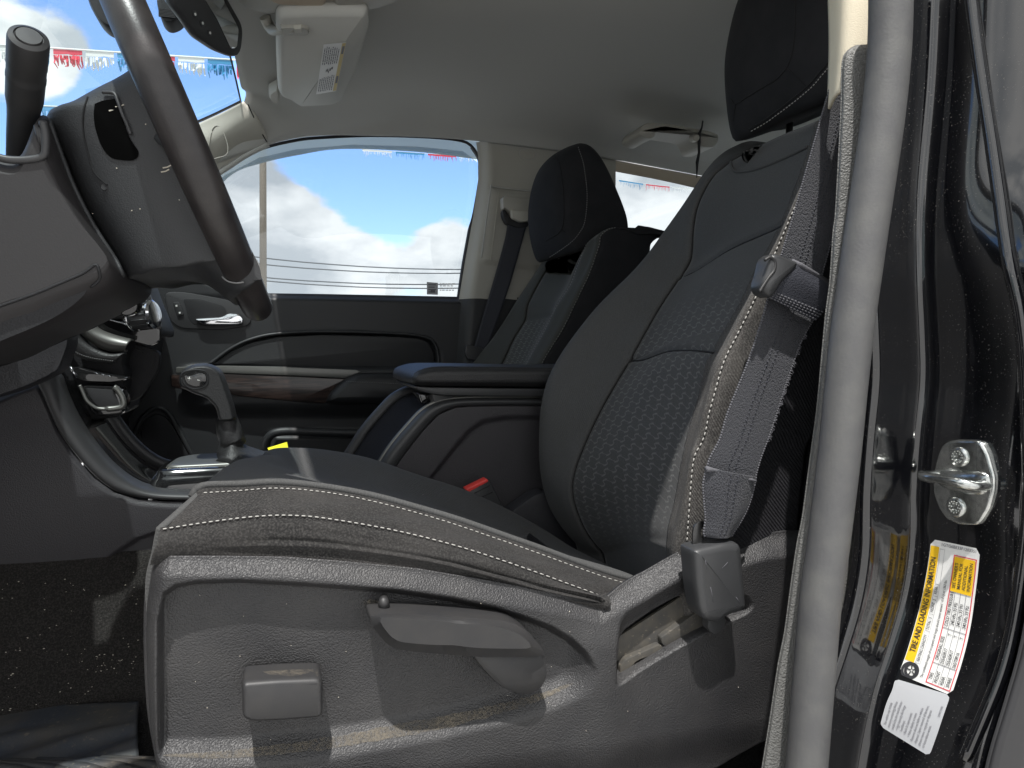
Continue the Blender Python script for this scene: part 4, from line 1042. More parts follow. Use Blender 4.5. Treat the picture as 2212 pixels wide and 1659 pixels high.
trim = mesh('side_trim', V, Fc, M['trim'], ds, uvs=uv)
m = trim.modifiers.new('s', 'SOLIDIFY'); m.thickness = .004; m.offset = -1 if trim.data.polygons[200].normal.y < 0 else 1
tt_ = bvh(trim)
# the trim wraps round the front of the seat
fl_ = []
for y in (1212, 1300, 1400, 1500, 1600, 1680, 1790):
    q = P(lin(tl, y), y, Yt); q.y -= trel(lin(tl, y), y); fl_.append(q)
patch('front_trim', [fl_, [p+Vector((.012, .10, 0)) for p in fl_], [p+Vector((.026, .20, 0)) for p in fl_], [p+Vector((.055, .40, .0)) for p in fl_]], M['trim'], ds, nu=30, nv=20, solid=.004)
# dust that has settled on the ledge and round the tray
def dustline(pts, w0, w1, name='settled_dust', off=.0007):
    n = 60; p = resample([Vector((a, b, 0)) for a, b in pts], n); V = []; nn = 7
    for i, q in enumerate(p):
        k = math.sin(math.pi*i/(n-1))**.5; ww = (w0+(w1-w0)*i/(n-1))*k*random.uniform(.75, 1.15)
        for j in range(nn):
            c = cast(tt_, q.x, q.y+ww*(j/(nn-1)-.5), off); V.append(c if c is not None else V[-1])
    Fc = [(i*nn+j, (i+1)*nn+j, (i+1)*nn+j+1, i*nn+j+1) for i in range(n-1) for j in range(nn-1)]
    return mesh(name, V, Fc, M['dirt_soft'], ds)
md_ = mat('soft_settled_dust', (.16, .14, .11), .95, bump=[('grain', 720, .5, .0009)])
nt_ = md_.node_tree; tr_ = nt_.nodes.new('ShaderNodeBsdfTransparent'); mxn = nt_.nodes.new('ShaderNodeMixShader'); tcn = nt_.nodes.new('ShaderNodeTexCoord')
nz = nt_.nodes.new('ShaderNodeTexNoise'); nz.inputs['Scale'].default_value = 380; nz.inputs['Detail'].default_value = 2; nz2 = nt_.nodes.new('ShaderNodeTexNoise'); nz2.inputs['Scale'].default_value = 26; nz2.inputs['Detail'].default_value = 4
nt_.links.new(tcn.outputs['Object'], nz.inputs[0]); nt_.links.new(tcn.outputs['Object'], nz2.inputs[0])
ad = nt_.nodes.new('ShaderNodeMath'); ad.operation = 'MULTIPLY'; nt_.links.new(nz.outputs[0], ad.inputs[0]); nt_.links.new(nz2.outputs[0], ad.inputs[1])
rp = nt_.nodes.new('ShaderNodeMapRange'); nt_.links.new(ad.outputs[0], rp.inputs[0]); rp.inputs[1].default_value = .15; rp.inputs[2].default_value = .42; rp.inputs[4].default_value = .7
nt_.links.new(rp.outputs[0], mxn.inputs[0]); nt_.links.new(tr_.outputs[0], mxn.inputs[1]); nt_.links.new(nt_.nodes['Principled BSDF'].outputs[0], mxn.inputs[2]); nt_.links.new(mxn.outputs[0], nt_.nodes['Material Output'].inputs[0])
M['dirt_soft'] = md_
dustline([(350, 1632), (450, 1632), (560, 1624), (713, 1605), (862, 1578), (960, 1560), (1060, 1536), (1160, 1508), (1240, 1476)], 22, 34)
dustline([(778, 1302), (795, 1300), (815, 1302), (850, 1308)], 16, 10)
# seat height switch
swp = [P(a, b, Yt-.0) for a, b in ((524, 1462), (530, 1452), (600, 1447), (686, 1444), (694, 1452), (695, 1520), (688, 1528), (610, 1534), (545, 1536), (526, 1528))]
sw_ = puff('seat_switch', round_poly(swp, .004), -AY, [(-.0, -.012), (0, .014), (.0006, .0178), (.0020, .0198), (.0036, .0204)], M['lever'], ds, auto=50)
mb = MB()
tp = [P(a, b, Yt-.0) for a, b in ((532, 1455), (600, 1449), (686, 1446))]
patch('switch_dust', [[p+Vector((0, -.001, .0009)) for p in tp], [p+Vector((0, -.014, .0007)) for p in tp]], M['dirt_soft'], sw_, nu=20, nv=5)
# recline lever
lv = thing_lever = None
grip = [(792, 1320), (800, 1313), (870, 1312), (951, 1316), (1040, 1323), (1094, 1330), (1124, 1347), (1148, 1372), (1166, 1396), (1158, 1404), (1060, 1404), (1011, 1403), (900, 1393), (853, 1388), (832, 1378), (814, 1358), (800, 1338)]
g_ol = round_poly(PP(grip, Yt-.004), .010)
lever = puff('recline_lever', g_ol, -AY, [(0, -.012), (0, .010), (.0006, .016)], M['lever'], ds, auto=50)
face = [(811, 1331), (870, 1332), (951, 1337), (1040, 1345), (1094, 1354), (1130, 1370), (1154, 1396), (1140, 1400), (1060, 1400), (1011, 1399), (900, 1390), (857, 1385), (839, 1374), (822, 1352)]
fo = round_poly(PP(face, Yt-.0265), .006); bo = resample(g_ol, len(fo), True)
# chamfer between the outer edge and the raised face
def nearest_loop(a, b, n=72):
    A = resample(a, n, True); Bq = resample(b, n, True)
    k = min(range(n), key=lambda s: sum((A[i]-Bq[(i+s) % n]).length for i in range(0, n, 6))); return A, [Bq[(i+k) % n] for i in range(n)]
A_, B2 = nearest_loop([p+Vector((0, -.016+.0, 0)) for p in g_ol], fo)
V = A_+B2+[p+Vector((0, -.0024, 0))-(p-sum(B2, Vector())/72).normalized()*.002 for p in B2]; n72 = 72
Fc = [(k*n72+i, k*n72+(i+1) % n72, (k+1)*n72+(i+1) % n72, (k+1)*n72+i) for k in range(2) for i in range(n72)]+[tuple(2*n72+i for i in range(n72))]
mesh('lever_face', V, Fc, M['lever'], lever, auto=25)
pad_ = [(1004, 1392), (1090, 1392), (1160, 1394), (1175, 1428), (1175, 1458), (1158, 1484), (1130, 1493), (1104, 1488), (1070, 1472), (1035, 1436)]
puff('lever_pivot', round_poly(PP(pad_, Yt-.006), .012, 8), -AY, [(0, -.012), (0, .006), (.0005, .0082), (.0014, .0092)], M['lever'], lever, auto=50)
tube('lever_peg', [P(830, 1314, Yt-.002), P(829, 1301, Yt-.004), P(829, 1292, Yt+.006)], [.0052, .0050, .0040], M['lever'], ds, n=14)
# tray plates in the recess behind
ty = Yt+.016
for nm, pl_ in (('tray_cover', [(1340, 1440), (1352, 1425), (1426, 1392), (1440, 1406), (1375, 1428), (1366, 1452), (1340, 1468)]),
                ('tray_cover', [(1430, 1390), (1428, 1378), (1506, 1322), (1530, 1345), (1528, 1358), (1500, 1372), (1452, 1390), (1444, 1404)]),
                ('tray_cover', [(1378, 1436), (1448, 1409), (1520, 1374), (1560, 1352), (1600, 1330), (1604, 1345), (1480, 1405), (1400, 1452), (1378, 1462)])):
    plate(nm, pl_, ty-.004, .01, M['dusty'], ds, r=.002, b=.0008)
plate('tray_floor', [(1330, 1380), (1500, 1270), (1640, 1270), (1640, 1345), (1340, 1500)], ty+.004, .004, M['dusty'], ds, r=.002, b=.0005)
plate('tray_opening', [(1520, 1340), (1560, 1300), (1624, 1296), (1622, 1318), (1556, 1352), (1536, 1364)], ty-.0058, .003, M['rubber'], ds, r=.002, b=.0005)
mb = MB(); 
for k in range(30):
    q = cast(tt_, random.uniform(340, 1620), random.uniform(1270, 1650), .0002)
    if q is not None: mb.tube([q, q+Vector((random.uniform(-1, 1), 0, random.uniform(-1, 1)))*.0006], [.0004, .0003], 4)
mb.out('lint', M['crumb'], ds, smooth=False)['kind'] = 'stuff'
# hairs on the seat cloth
mb = MB()
for a, b in ((905, 1075), (1085, 1290), (380, 1212)):
    q = cast(ct, a, b, .0008)
    if q is not None:
        an = random.uniform(0, 6.28); mb.tube([q, q+Vector((math.cos(an)*.003, -.0006, math.sin(an)*.003)), q+Vector((math.cos(an+.7)*.007, -.0004, math.sin(an+.7)*.006))], [.00022]*3, 4, 8)
mb.out('hair', M['thread'], ds)
# seat side hinge cover between cushion and backrest
bx_ = [P(a, b, 1.10) for a, b in ((1100, 1108), (1160, 1066), (1186, 1062), (1205, 1108), (1262, 1172), (1240, 1200), (1150, 1150))]
puff('hinge_cover', round_poly(bx_, .01), AY, bprof(.04, .004), M['trim_dark'], ds)
seat_pan = [[Vector((x, y, CZ+z)) for y in (.66, .86, 1.08)] for x, z in ((-.04, -.26), (.15, -.27), (.36, -.29))]
patch('seat_pan', seat_pan, M['trim_dark'], ds, nu=10, nv=10, solid=.02)

# ================================================================ passenger seat
ps = thing('passenger_seat', 'charcoal cloth passenger seat with near black headrest beyond the console', 'seat', (.5, 1.64, CZ-.5))
h2 = headrest(ps, HR, 1.645, .135, 0, 0)
t2 = bvh(h2)
seamline('panel_seam', t2, [(1200, 330), (1208, 352), (1213, 378), (1218, 438), (1213, 495), (1178, 521)], h2, .0014, .0003)
stitchline(t2, [(1249, 318), (1258, 345), (1263, 370), (1268, 424), (1263, 479), (1250, 505), (1233, 524), (1205, 544), (1186, 556)], h2, .0065, .0009, .0008, 'thread_dark')
seamline('panel_seam', t2, [(1213, 495), (1222, 503)], h2, .001, .0003)
pf = PP([(930, 960), (985, 860), (1028, 783), (1069, 732), (1118, 658), (1145, 618), (1164, 590), (1178, 567), (1186, 558)], 1.84)
pfs = PP([(1000, 960), (1050, 860), (1085, 783), (1110, 729), (1133, 691), (1139, 658), (1162, 612), (1185, 575), (1200, 560)], 1.76)
pn = PP([(1050, 960), (1100, 860), (1137, 783), (1175, 713), (1202, 658), (1230, 615), (1243, 580), (1258, 544), (1266, 528)], 1.52)
pn2 = PP([(1078, 960), (1128, 860), (1152, 786), (1194, 713), (1222, 658), (1244, 618), (1262, 584), (1278, 540), (1284, 514)], 1.478)
po_ = PP([(1096, 960), (1146, 860), (1172, 786), (1216, 713), (1243, 658), (1262, 618), (1276, 588), (1295, 533), (1300, 508)], 1.458)
rr_ = [resample(r, 30) for r in (pf, pfs, pn, pn2, po_)]
p0 = [p+Vector((.08, .01, 0)) for p in rr_[0]]; cmid = [a.lerp(b, .5)+Vector((.03, 0, 0)) for a, b in zip(rr_[1], rr_[2])]
s1 = [p+Vector((.06, -.004, 0)) for p in rr_[4]]; s2 = [p+Vector((.125, .006, -.01)) for p in rr_[4]]; s3 = [p+Vector((.14, .05, -.01)) for p in rr_[4]]
rows_p = [p0, rr_[0], rr_[1], cmid, rr_[2], rr_[3], rr_[4], s1, s2, s3]
for k, r in enumerate(rows_p):
    q = r[-1]; r += [q+Vector((.022, 0, .016)), q+Vector((.05, 0, .018)), q+Vector((.085, 0, .006))]
pk = lambda k: k/(len(rows_p)-1)
PB0 = patch(None, rows_p, None, nu=100, nv=100)
uc, _ = find(PB0, 1150, 688)
PB = patch(None, rows_p, None, nu=150, nv=120, disp=lambda u, v: -.004*gauss(v, pk(2), .01)-.004*gauss(v, pk(4), .01)-.003*gauss(v, pk(6), .006)-(.004*gauss(u, uc, .008) if pk(2) < v < pk(4) else 0))
M['pattern_ps'] = mat('passenger_pattern_cloth', (.062, .064, .061), .9, bump=[('noise', 700, .3, .0005)], sheen=.15, spec=.15, squig=dict(SQ, col=(.19, .195, .18), bands=[(uc*PB.UL[-1], uc*PB.UL[-1]*.96)]))
M['fabric_ps'] = mat('passenger_seat_cloth', (.055, .057, .054), .92, bump=[('noise', 700, .3, .0005)], sheen=.15, spec=.15)
pb = sub(PB, 'backrest', M['fabric_ps'], ps, 0, pk(2), n=(90, 30)); i1 = sub(PB, 'backrest_insert', M['pattern_ps'], ps, pk(2), pk(4), n=(110, 50))
b2_ = sub(PB, 'bolster', M['fabric_ps'], ps, pk(4), pk(6), n=(110, 30)); sub(PB, 'side_panel', M['hr'], ps, pk(6), 1, n=(110, 40))
stitches('stitching', lambda t: PB.at(.1+t*.78, pk(4)+.012, .001), M['thread_dark'], ps, PB.UL[-1]*.78, .0065, .0009)
stitches('stitching', lambda t: PB.at(.1+t*.82, pk(6)-.006, .001), M['thread_dark'], ps, PB.UL[-1]*.8, .0065, .0009)
nc = [P(a, b, 1.60) for a, b in ((1175, 572), (1182, 562), (1200, 560), (1232, 548), (1250, 530), (1262, 528), (1258, 545), (1236, 572), (1205, 580), (1186, 590), (1178, 592))]
puff('notch_pad', resample(nc, 50, True), AX, [(.012, -.006), (.003, 0), (0, .01), (0, .06)], M['fabric_ps'], ps, auto=70)
for y in (1.585, 1.70): tube('headrest_post', [Vector((.69, y, CZ+.10)), Vector((.70, y, CZ+.25))], .0065, M['chrome'], ps, n=14)
cl_ = [[Vector((x, y, CZ+z)) for x, z in ((.0, -.31), (.02, -.295), (.2, -.295), (.40, -.30), (.42, -.37), (.0, -.37))] for y in (1.44, 1.47, 1.52, 1.64, 1.76, 1.83, 1.86)]
loft('seat_cushion', cl_, M['fabric_ps'], ps)
# ================================================================ door pillar beside the driver seat
pi_ = thing('door_pillar', 'glossy black painted door pillar at the right with grey rubber door seal', 'door pillar', (.5, .47, CZ-.6))
crz = [(2000, -60), (1995, 0), (1985, 200), (1967, 440), (1964, 600), (1968, 720), (1970, 820), (1960, 940), (1952, 1060), (1948, 1180), (1930, 1290), (1898, 1400), (1868, 1500), (1838, 1659), (1825, 1800)]
Yc = .505
cz_ = resample(PP([(a+26, b) for a, b in crz], Yc), 60)
tw_ = lambda p: .50*sm(CZ+.05, CZ+.16, p.z)
def orow(f): return [p+Vector(f(p)) for p in cz_]
rows_j = [orow(lambda p: (-.060, .012, 0)), orow(lambda p: (-.0585, .004, 0)), orow(lambda p: (-.053, .0003, 0)), orow(lambda p: (-.042, 0, 0)), orow(lambda p: (-.028, 0, 0)), orow(lambda p: (-.014, -.0002, 0)), orow(lambda p: (-.0045, -.0032, 0)),
          orow(lambda p: (-.0002, -.013, 0)), orow(lambda p: (.0002+tw_(p)*.0, -.024, 0)), orow(lambda p: (.0003+tw_(p)*.006, -.045, 0)), orow(lambda p: (.0002+tw_(p)*.026, -.070, 0)), orow(lambda p: (.0000+tw_(p)*.047, -.090, 0)), orow(lambda p: (.003+tw_(p)*.058, -.101, 0)), orow(lambda p: (.012+tw_(p)*.06, -.105, 0)), orow(lambda p: (.03+tw_(p)*.06, -.106, 0))]
def jd(u, v):
    return .0007*math.sin(u*19)*math.sin(v*7)+.0012*gauss(u, .33, .08)*gauss(v, .7, .15)
JB = patch('painted_jamb', rows_j, M['paint'], pi_, nu=150, nv=150, solid=.003, disp=jd, toward=Vector((0, 0, CZ)))
jt = bvh(JB.o)
# outer bead and weatherstrip of the rear door
bead = [(2096, -60), (2100, 0), (2122, 165), (2142, 300), (2172, 500), (2186, 580), (2204, 660), (2216, 760), (2222, 900), (2222, 1060), (2212, 1200), (2190, 1350), (2165, 1450), (2130, 1540), (2088, 1640), (2050, 1760)]
_jt0 = bvh(JB.o)
bd3 = [(cast(_jt0, a, b, .002) or P(a, b, .40)) for a, b in bead if b < 1700]
tube('jamb_bead', resample(bd3, 80), .0052, M['paint'], pi_, n=12)
# seal
sl = [(1880+42, -60), (1924, 0), (1920, 120), (1905, 270), (1878, 453), (1858, 590), (1840, 720), (1826, 850), (1813, 980), (1790, 1170), (1772, 1300), (1760, 1440), (1750, 1560), (1742, 1659), (1730, 1800)]
sp_ = resample(PP(sl, .505), 110)
V, Fc = tube_geo(sp_, .0175, 24, True, .85)
tube('door_seal', sp_, .0178, M['seal'], pi_, n=28)
for dx, dy, r in ():
    tube('seal_lip', [p+Vector((dx, dy, 0)) for p in sp_], r, M['seal'], pi_, n=8)
# grained inner trim, beige upper and knit
gt_l = [(1842, 100), (1822, 128), (1818, 245), (1807, 453), (1802, 494), (1794, 611), (1786, 671), (1777, 767), (1767, 876), (1756, 960), (1745, 1042), (1734, 1123), (1723, 1178), (1709, 1273), (1696, 1369), (1682, 1440), (1664, 1560), (1645, 1680), (1630, 1800)]
gl_ = resample(PP(gt_l, .545), 70)
rows_g = [[p+Vector((.07, .065, 0)) for p in gl_], [p+Vector((.008, .010, 0)) for p in gl_], [p+Vector((.001, .001, 0)) for p in gl_], [p+Vector((.002, -.004, 0)) for p in gl_], [p+Vector((.016, -.010, 0)) for p in gl_], [p+Vector((.040, -.018, 0)) for p in gl_], [p+Vector((.062, -.024, 0)) for p in gl_]]
patch('grained_trim', rows_g, M['pillar_leather'], pi_, nu=120, nv=50, solid=.003, toward=Vector((-.2, .3, CZ)))
kn = [[P(1816, -60, .56), P(1818, 30, .56), P(1816, 130, .56), P(1812, 200, .56)], [P(1880, -60, .54), P(1880, 30, .54), P(1882, 130, .54), P(1882, 200, .54)], [P(1925, -60, .525), P(1925, 30, .525), P(1925, 130, .525), P(1925, 200, .525)]]
patch('knit_trim', [[p+Vector((.03, .05, 0)) for p in kn[0]]]+kn, M['knit'], pi_, nu=30, nv=20, solid=.003)
# closed rear door beyond the pillar
rdd = thing('rear_driver_door', 'black rear driver door edge cropped at the right border', 'door', (1.0, .42, CZ-.6))
oz = [p+Vector((.040+tw_(p)*.06, -.112, 0)) for p in cz_]
patch('door_skin', [[p+Vector((0, .02, 0)) for p in oz], [p+Vector((.004, .004, 0)) for p in oz], [p+Vector((.03, 0, 0)) for p in oz], [p+Vector((.95, 0.01, 0)) for p in oz]], M['rubber'], rdd, nu=60, nv=30, solid=.004, toward=Vector((.6, -1, CZ)))
ws_ = resample([p+Vector((.012, -.004, 0)) for p in bd3], 80)
tube('weatherstrip', [p+Vector((.012, -.004, 0)) for p in ws_], .008, M['rubber'], rdd, n=10)
inn = [p+Vector((.03, .03, 0)) for p in cz_]
patch('inner_panel', [inn, [p+Vector((1.1, 0.02, 0)) for p in inn]], M['door'], rdd, nu=20, nv=8, solid=.01)

# ---- striker
st_c = cast(jt, 2082, 1042, 0)
X0 = st_c.x
def JX(px, py, off=0): 
    q = cast(jt, px, py, off); 
    return q if q is not None else PX(px, py, X0-off)
sk = thing('door_striker', 'zinc door striker plate with two round bolts on the black pillar', 'door striker', tuple(st_c))
s_ol = [(2050, 952), (2070, 949), (2108, 950), (2122, 955), (2136, 980), (2150, 1030), (2150, 1060), (2140, 1098), (2122, 1128), (2110, 1135), (2072, 1133), (2046, 1122), (2030, 1100), (2017, 1065), (2015, 1030), (2026, 985), (2036, 962)]
so = round_poly([PX(a, b, X0-.003) for a, b in s_ol], .003, 3)
puff('striker_plate', so, -AX, [(.0, -.010), (0, .0), (.0012, .0014), (.003, .0018)], M['zinc'], sk, auto=50)
pan = [PX(a, b, X0-.0045) for a, b in ((2022, 1024), (2035, 1014), (2120, 1016), (2138, 1024), (2142, 1040), (2138, 1060), (2125, 1072), (2085, 1070), (2050, 1060), (2022, 1046))]
puff('formed_boss', round_poly(pan, .006), -AX, [(0, -.002), (.001, .0006), (.004, .0028), (.008, .0036)], M['zinc'], sk, auto=70)
lp = [PX(2120, 1046, X0-.004), PX(2100, 1042, X0-.012), PX(2066, 1044, X0-.020), PX(2020, 1036, X0-.0235), PX(1990, 1030, X0-.024), PX(1978, 1031, X0-.021), PX(1984, 1036, X0-.010), PX(2010, 1044, X0-.002)]
tube('striker_loop', resample([Vector((X0-.003, .432, lp[0].z)), Vector((X0-.016, .434, lp[0].z)), Vector((X0-.0235, .441, lp[1].z)), Vector((X0-.025, .458, lp[1].z)), Vector((X0-.025, .472, lp[3].z+.0010)), Vector((X0-.0215, .4795, lp[3].z+.001)), Vector((X0-.012, .481, lp[3].z)), Vector((X0-.002, .4805, lp[3].z))], 50), .0043, M['zinc'], sk, n=16)
for a, b in ((2073, 987), (2066, 1095)):
    c = PX(a, b, X0-.0046); bo_ = lathe('bolt', c, -AX, [(.0088, -.001), (.0088, .0012), (.0078, .0024), (.0060, .0030), (.0044, .0028), (.0036, .0008), (.0001, .0006)], M['zinc'], sk, n=26)
    mb = MB()
    for k in range(12):
        an = k*math.pi/6; mb.tube([c+Vector((-.0030, math.cos(an)*.0050, math.sin(an)*.0050)), c+Vector((-.0034, math.cos(an)*.0050, math.sin(an)*.0050))], .0007, 5)
    for k in range(6):
        an = k*math.pi/3; mb.tube([c+Vector((-.0006, math.cos(an)*.0030, math.sin(an)*.0030)), c+Vector((-.0028, math.cos(an)*.0032, math.sin(an)*.0032))], .0008, 5)
    mb.out('bolt_knurl', M['zinc'], bo_)
tube('striker_tab', [Vector((X0+.004, .402, lp[0].z-.001)), Vector((X0-.003, .392, lp[0].z-.001)), Vector((X0-.004, .385, lp[0].z-.002))], .003, M['zinc'], sk, n=10)

# ---- labels, built on the curved pillar face
def mk_map(left, right):
    """left/right: picture polylines bottom->top. s along bottom->top, t from right (0) to left (1)"""
    Lp = resample([Vector((a, b, 0)) for a, b in left], 40); Rp = resample([Vector((a, b, 0)) for a, b in right], 40)
    cache = {}
    def f(s, t, off):
        x = min(max(s, 0), 1)*39; k = min(int(x), 38); q = x-k
        l = Lp[k].lerp(Lp[k+1], q); r = Rp[k].lerp(Rp[k+1], q); p = r.lerp(l, t)
        return JX(p.x, p.y, off)
    return f
def lquad(mb, f, s0, s1, t0, t1, off, n=14):
    V = [f(s0+(s1-s0)*i/n, t, off) for i in range(n+1) for t in (t0, t1)]
    mb.add(V, [(2*i, 2*i+1, 2*i+3, 2*i+2) for i in range(n)])
def lround(f, off, r, asp, n=22, s0=0, s1=1, t0=0, t1=1):
    """rounded rectangle as a grid-ish fan; asp = length/width"""
    V = []; F = []; rs = r/asp
    m = 26
    for i in range(m+1):
        s = s0+(s1-s0)*i/m; e = min(s-s0, s1-s); k = 0
        if e < rs: k = r*(1-math.sqrt(max(0, 1-(1-e/rs)**2)))
        for j in range(7): V.append(f(s, t0+k+(t1-t0-2*k)*j/6, off))
    for i in range(m):
        for j in range(6): F.append((i*7+j, i*7+j+1, (i+1)*7+j+1, (i+1)*7+j))
    return V, F
def ltext(mb, f, s, t, txt, hs, ht_, off, bold=0, center=False, squeeze=1.0):
    """txt written upwards: s start along, t baseline; ht_ = cap height in t units, hs = the same height in s units"""
    V, F = text_geo(txt, 1.0, bold)
    wd = text_width(txt, bold)
    if center: s = s-wd*hs/.72*squeeze/2
    VV = [f(s+v.x*hs/.72*squeeze, t+v.y*ht_/.72, off) for v in V]; mb.add(VV, F)
tl_ = thing('tire_label', 'white and yellow tire and loading label stuck below the door striker', 'information label', tuple(JX(2040, 1330)))
Lf = mk_map([(1942, 1456), (1962, 1400), (1985, 1320), (2000, 1250), (2008, 1200), (2012, 1164)], [(2056, 1503), (2082, 1420), (2098, 1350), (2108, 1280), (2114, 1230), (2118, 1186)])
Lq = (JX(1942, 1456)-JX(2012, 1164)).length; Wq = (JX(2000, 1480)-JX(1942, 1456)).length*2; asp = Lq/Wq; AS = asp
V, F_ = lround(Lf, .0004, .08, asp); lab_o = mesh('label_sheet', V, F_, M['white'], tl_)
mb = MB(); lquad(mb, Lf, .115, .955, .815, .985, .0007); ys_ = mb.out('title_band', M['yellow'], tl_)
def H(h): return h/AS       # a height given in widths, expressed along s
mb = MB(); ltext(mb, Lf, .53, .85, 'TIRE AND LOADING INFORMATION', H(.115), .105, .0010, .02, True, .62); mb.out('title_text', M['ink'], tl_)
# red frame of the tyre table
mb = MB(); RT, RB = .50, .045
for a in ((.02, .925, RT-.012, RT+.006), (.02, .925, RB-.006, RB+.012), (.02, .026, RB, RT), (.919, .925, RB, RT)): lquad(mb, Lf, *a, .0008)
mb.out('red_frame', M['red'], tl_)
mb = MB(); lquad(mb, Lf, .675, .915, .065, .485, .0009); mb.out('manual_box', M['yellow'], tl_)
mb = MB()
for i, w_ in enumerate(("SEE OWNER'S", 'MANUAL FOR', 'ADDITIONAL', 'INFORMATION')): ltext(mb, Lf, .70, .395-.098*i, w_, H(.072), .066, .0012, .012, False, .66)
mb.out('manual_text', M['ink'], tl_)
mb = MB()
for t in (.385, .275, .165): lquad(mb, Lf, .026, .675, t-.004, t+.004, .0008)
for s in (.165, .415): lquad(mb, Lf, s, s+.004, RB+.01, RT-.01, .0008, 2)
mb.out('table_rules', M['ink_grey'], tl_)
mb = MB()
for s, t, tx in ((.05, .41, 'TIRE'), (.19, .41, 'ORIGINAL SIZE'), (.43, .41, 'COLD TIRE PRESSURE'),
                 (.04, .30, 'FRONT'), (.04, .19, 'REAR'), (.04, .075, 'SPARE'), (.175, .30, '255/65R17'), (.175, .19, '255/65R17'), (.175, .075, '265/70R16'),
                 (.375, .30, 'T'), (.375, .19, 'T'), (.375, .075, 'T'), (.45, .30, '240 kPa, 35 PSI'), (.45, .19, '240 kPa, 35 PSI'), (.45, .075, '240 kPa, 35 PSI')):
    ltext(mb, Lf, s, t, tx, H(.068), .066, .0010, .008, False, .62)
ltext(mb, Lf, .135, .725, 'SEATING CAPACITY    | TOTAL  5   |  FRONT  2   |  REAR  3', H(.055), .055, .0010, .006, False, .66)
ltext(mb, Lf, .035, .575, 'The combined weight of occupants and cargo should never exceed   618 kg or 1363 lbs.', H(.052), .052, .0010, .004, False, .635)
mb.out('table_text', M['ink'], tl_)
mb = MB()
for a in ((.12, .945, .70, .704), (.12, .945, .79, .794), (.12, .122, .70, .79), (.943, .945, .70, .79)): lquad(mb, Lf, *a, .0008)
mb.out('capacity_frame', M['ink_grey'], tl_)
mb = MB()
V, F = text_geo('1GTG6BE33F1203351', 1.0, .01); ww_ = text_width('1GTG6BE33F1203351', .01)
Hs = .021; mb.add([Lf(.968+v.y*Hs/.72, .78-v.x/ww_*.70, .0010) for v in V], F); mb.out('serial_text', M['ink_grey'], tl_)
# little tyre drawing
def ring(mb, s0, t0, ra, rb, off, n=26, el=1.0):
    V = []
    for k in range(n):
        an = 2*math.pi*k/n
        for r in (ra, rb): V.append(Lf(s0+math.cos(an)*r/AS, t0+math.sin(an)*r*el, off))
    mb.add(V, [(2*k, 2*k+1, 2*((k+1) % n)+1, 2*((k+1) % n)) for k in range(n)])
mb = MB(); ring(mb, .058, .80, .085, .135, .0009); ring(mb, .050, .84, .10, .15, .00085); ring(mb, .058, .80, .020, .03, .001)
for k in range(5):
    an = 2*math.pi*k/5+.3; V = [Lf(.058+math.cos(an+q)*r/AS, .80+math.sin(an+q)*r, .001) for r, q in ((.028, -.35), (.028, .35), (.085, .14), (.085, -.14))]; mb.add(V, [(0, 1, 2, 3)])
mb.out('tyre_drawing', M['ink'], tl_)

nl = thing('notice_label', 'small grey notice label stuck under the tire label', 'information label', tuple(JX(1980, 1545)))
Ln = mk_map([(1901, 1568), (1915, 1520), (1928, 1490), (1934, 1466)], [(2008, 1634), (2024, 1590), (2038, 1548), (2054, 1502)])
LfS = Lf; Lf = Ln; AS = (JX(1901, 1568)-JX(1934, 1466)).length/(JX(2008, 1634)-JX(1901, 1568)).length
V, F_ = lround(Ln, .0004, .07, AS); mesh('label_sheet', V, F_, M['grey_label'], nl)
mb = MB()
for i, (tx, ind) in enumerate((('This vehicle may include', 0), ('mercury-containing devices', 0), ('installed by the manufacturer:', 0), ('\u2022 High intensity discharge', .03), ('  headlamps', .03), ('\u2022 Back lit instruments', .03), ('\u2022 Video display screens', .03),
                       ('Remove devices before vehicle', 0), ('disposal. Upon removal of devices,', 0), ('please reuse, recycle or dispose', 0), ('as hazardous waste.', 0))):
    V, F = text_geo(tx, 1.0, .006); hgt = .050
    mb.add([Ln(.07+ind+v.x*hgt/AS/.72*.60, .89-i*.076+v.y*hgt/.72, .0009) for v in V], F)
V, F = text_geo('20907598', 1.0, .006); mb.add([Ln(.62+v.x*.04/AS/.72*.7, .045+v.y*.04/.72, .0009) for v in V], F)
mb.out('notice_text', M['ink_grey'], nl)

# ================================================================ driver belt
sb = thing('driver_seat_belt', 'grey blue driver seat belt webbing running down to its black buckle cover', 'seat belt', (.45, .6, CZ-.2))
def belt(name, Lp, Rp, Ya, Yb, m_, th=.0016, edges=True, n=80, wav=0):
    Lq_ = []; Rq_ = []
    for lst, out_ in ((Lp, Lq_), (Rp, Rq_)):
        y0, y1 = lst[0][1], lst[-1][1]
        for a, b in lst: out_.append(P(a, b, Ya+(Yb-Ya)*(b-y0)/(y1-y0)))
    l = resample(Lq_, n); r = resample(Rq_, n)
    S = patch(name, [l, [a.lerp(b, .33)+Vector((0, -wav, 0)) for a, b in zip(l, r)], [a.lerp(b, .67)+Vector((0, -wav, 0)) for a, b in zip(l, r)], r], m_, sb, nu=n, nv=26, solid=th, even=False)
    if edges:
        for v in (.0, 1.0):
            stitches('selvedge', lambda t: S.at(t, v, -.0004), M['web_edge'], S.o, S.UL[-1], .0026, .0011, .8)
        mb = MB()
        for v in (.42, .55):       # two rows of woven ladder holes
            m = int(S.UL[-1]/.0042)
            for i in range(m):
                u = (i+.5)/m; q = S.at(u, v+(.006 if i % 2 else -.006), .0003); q2 = S.at(u+.35/m, v+(.006 if i % 2 else -.006), .0003); mb.tube([q, q2], .0008, 4)
        mb.out('weave_row', M['web_dark'], S.o)
    return S
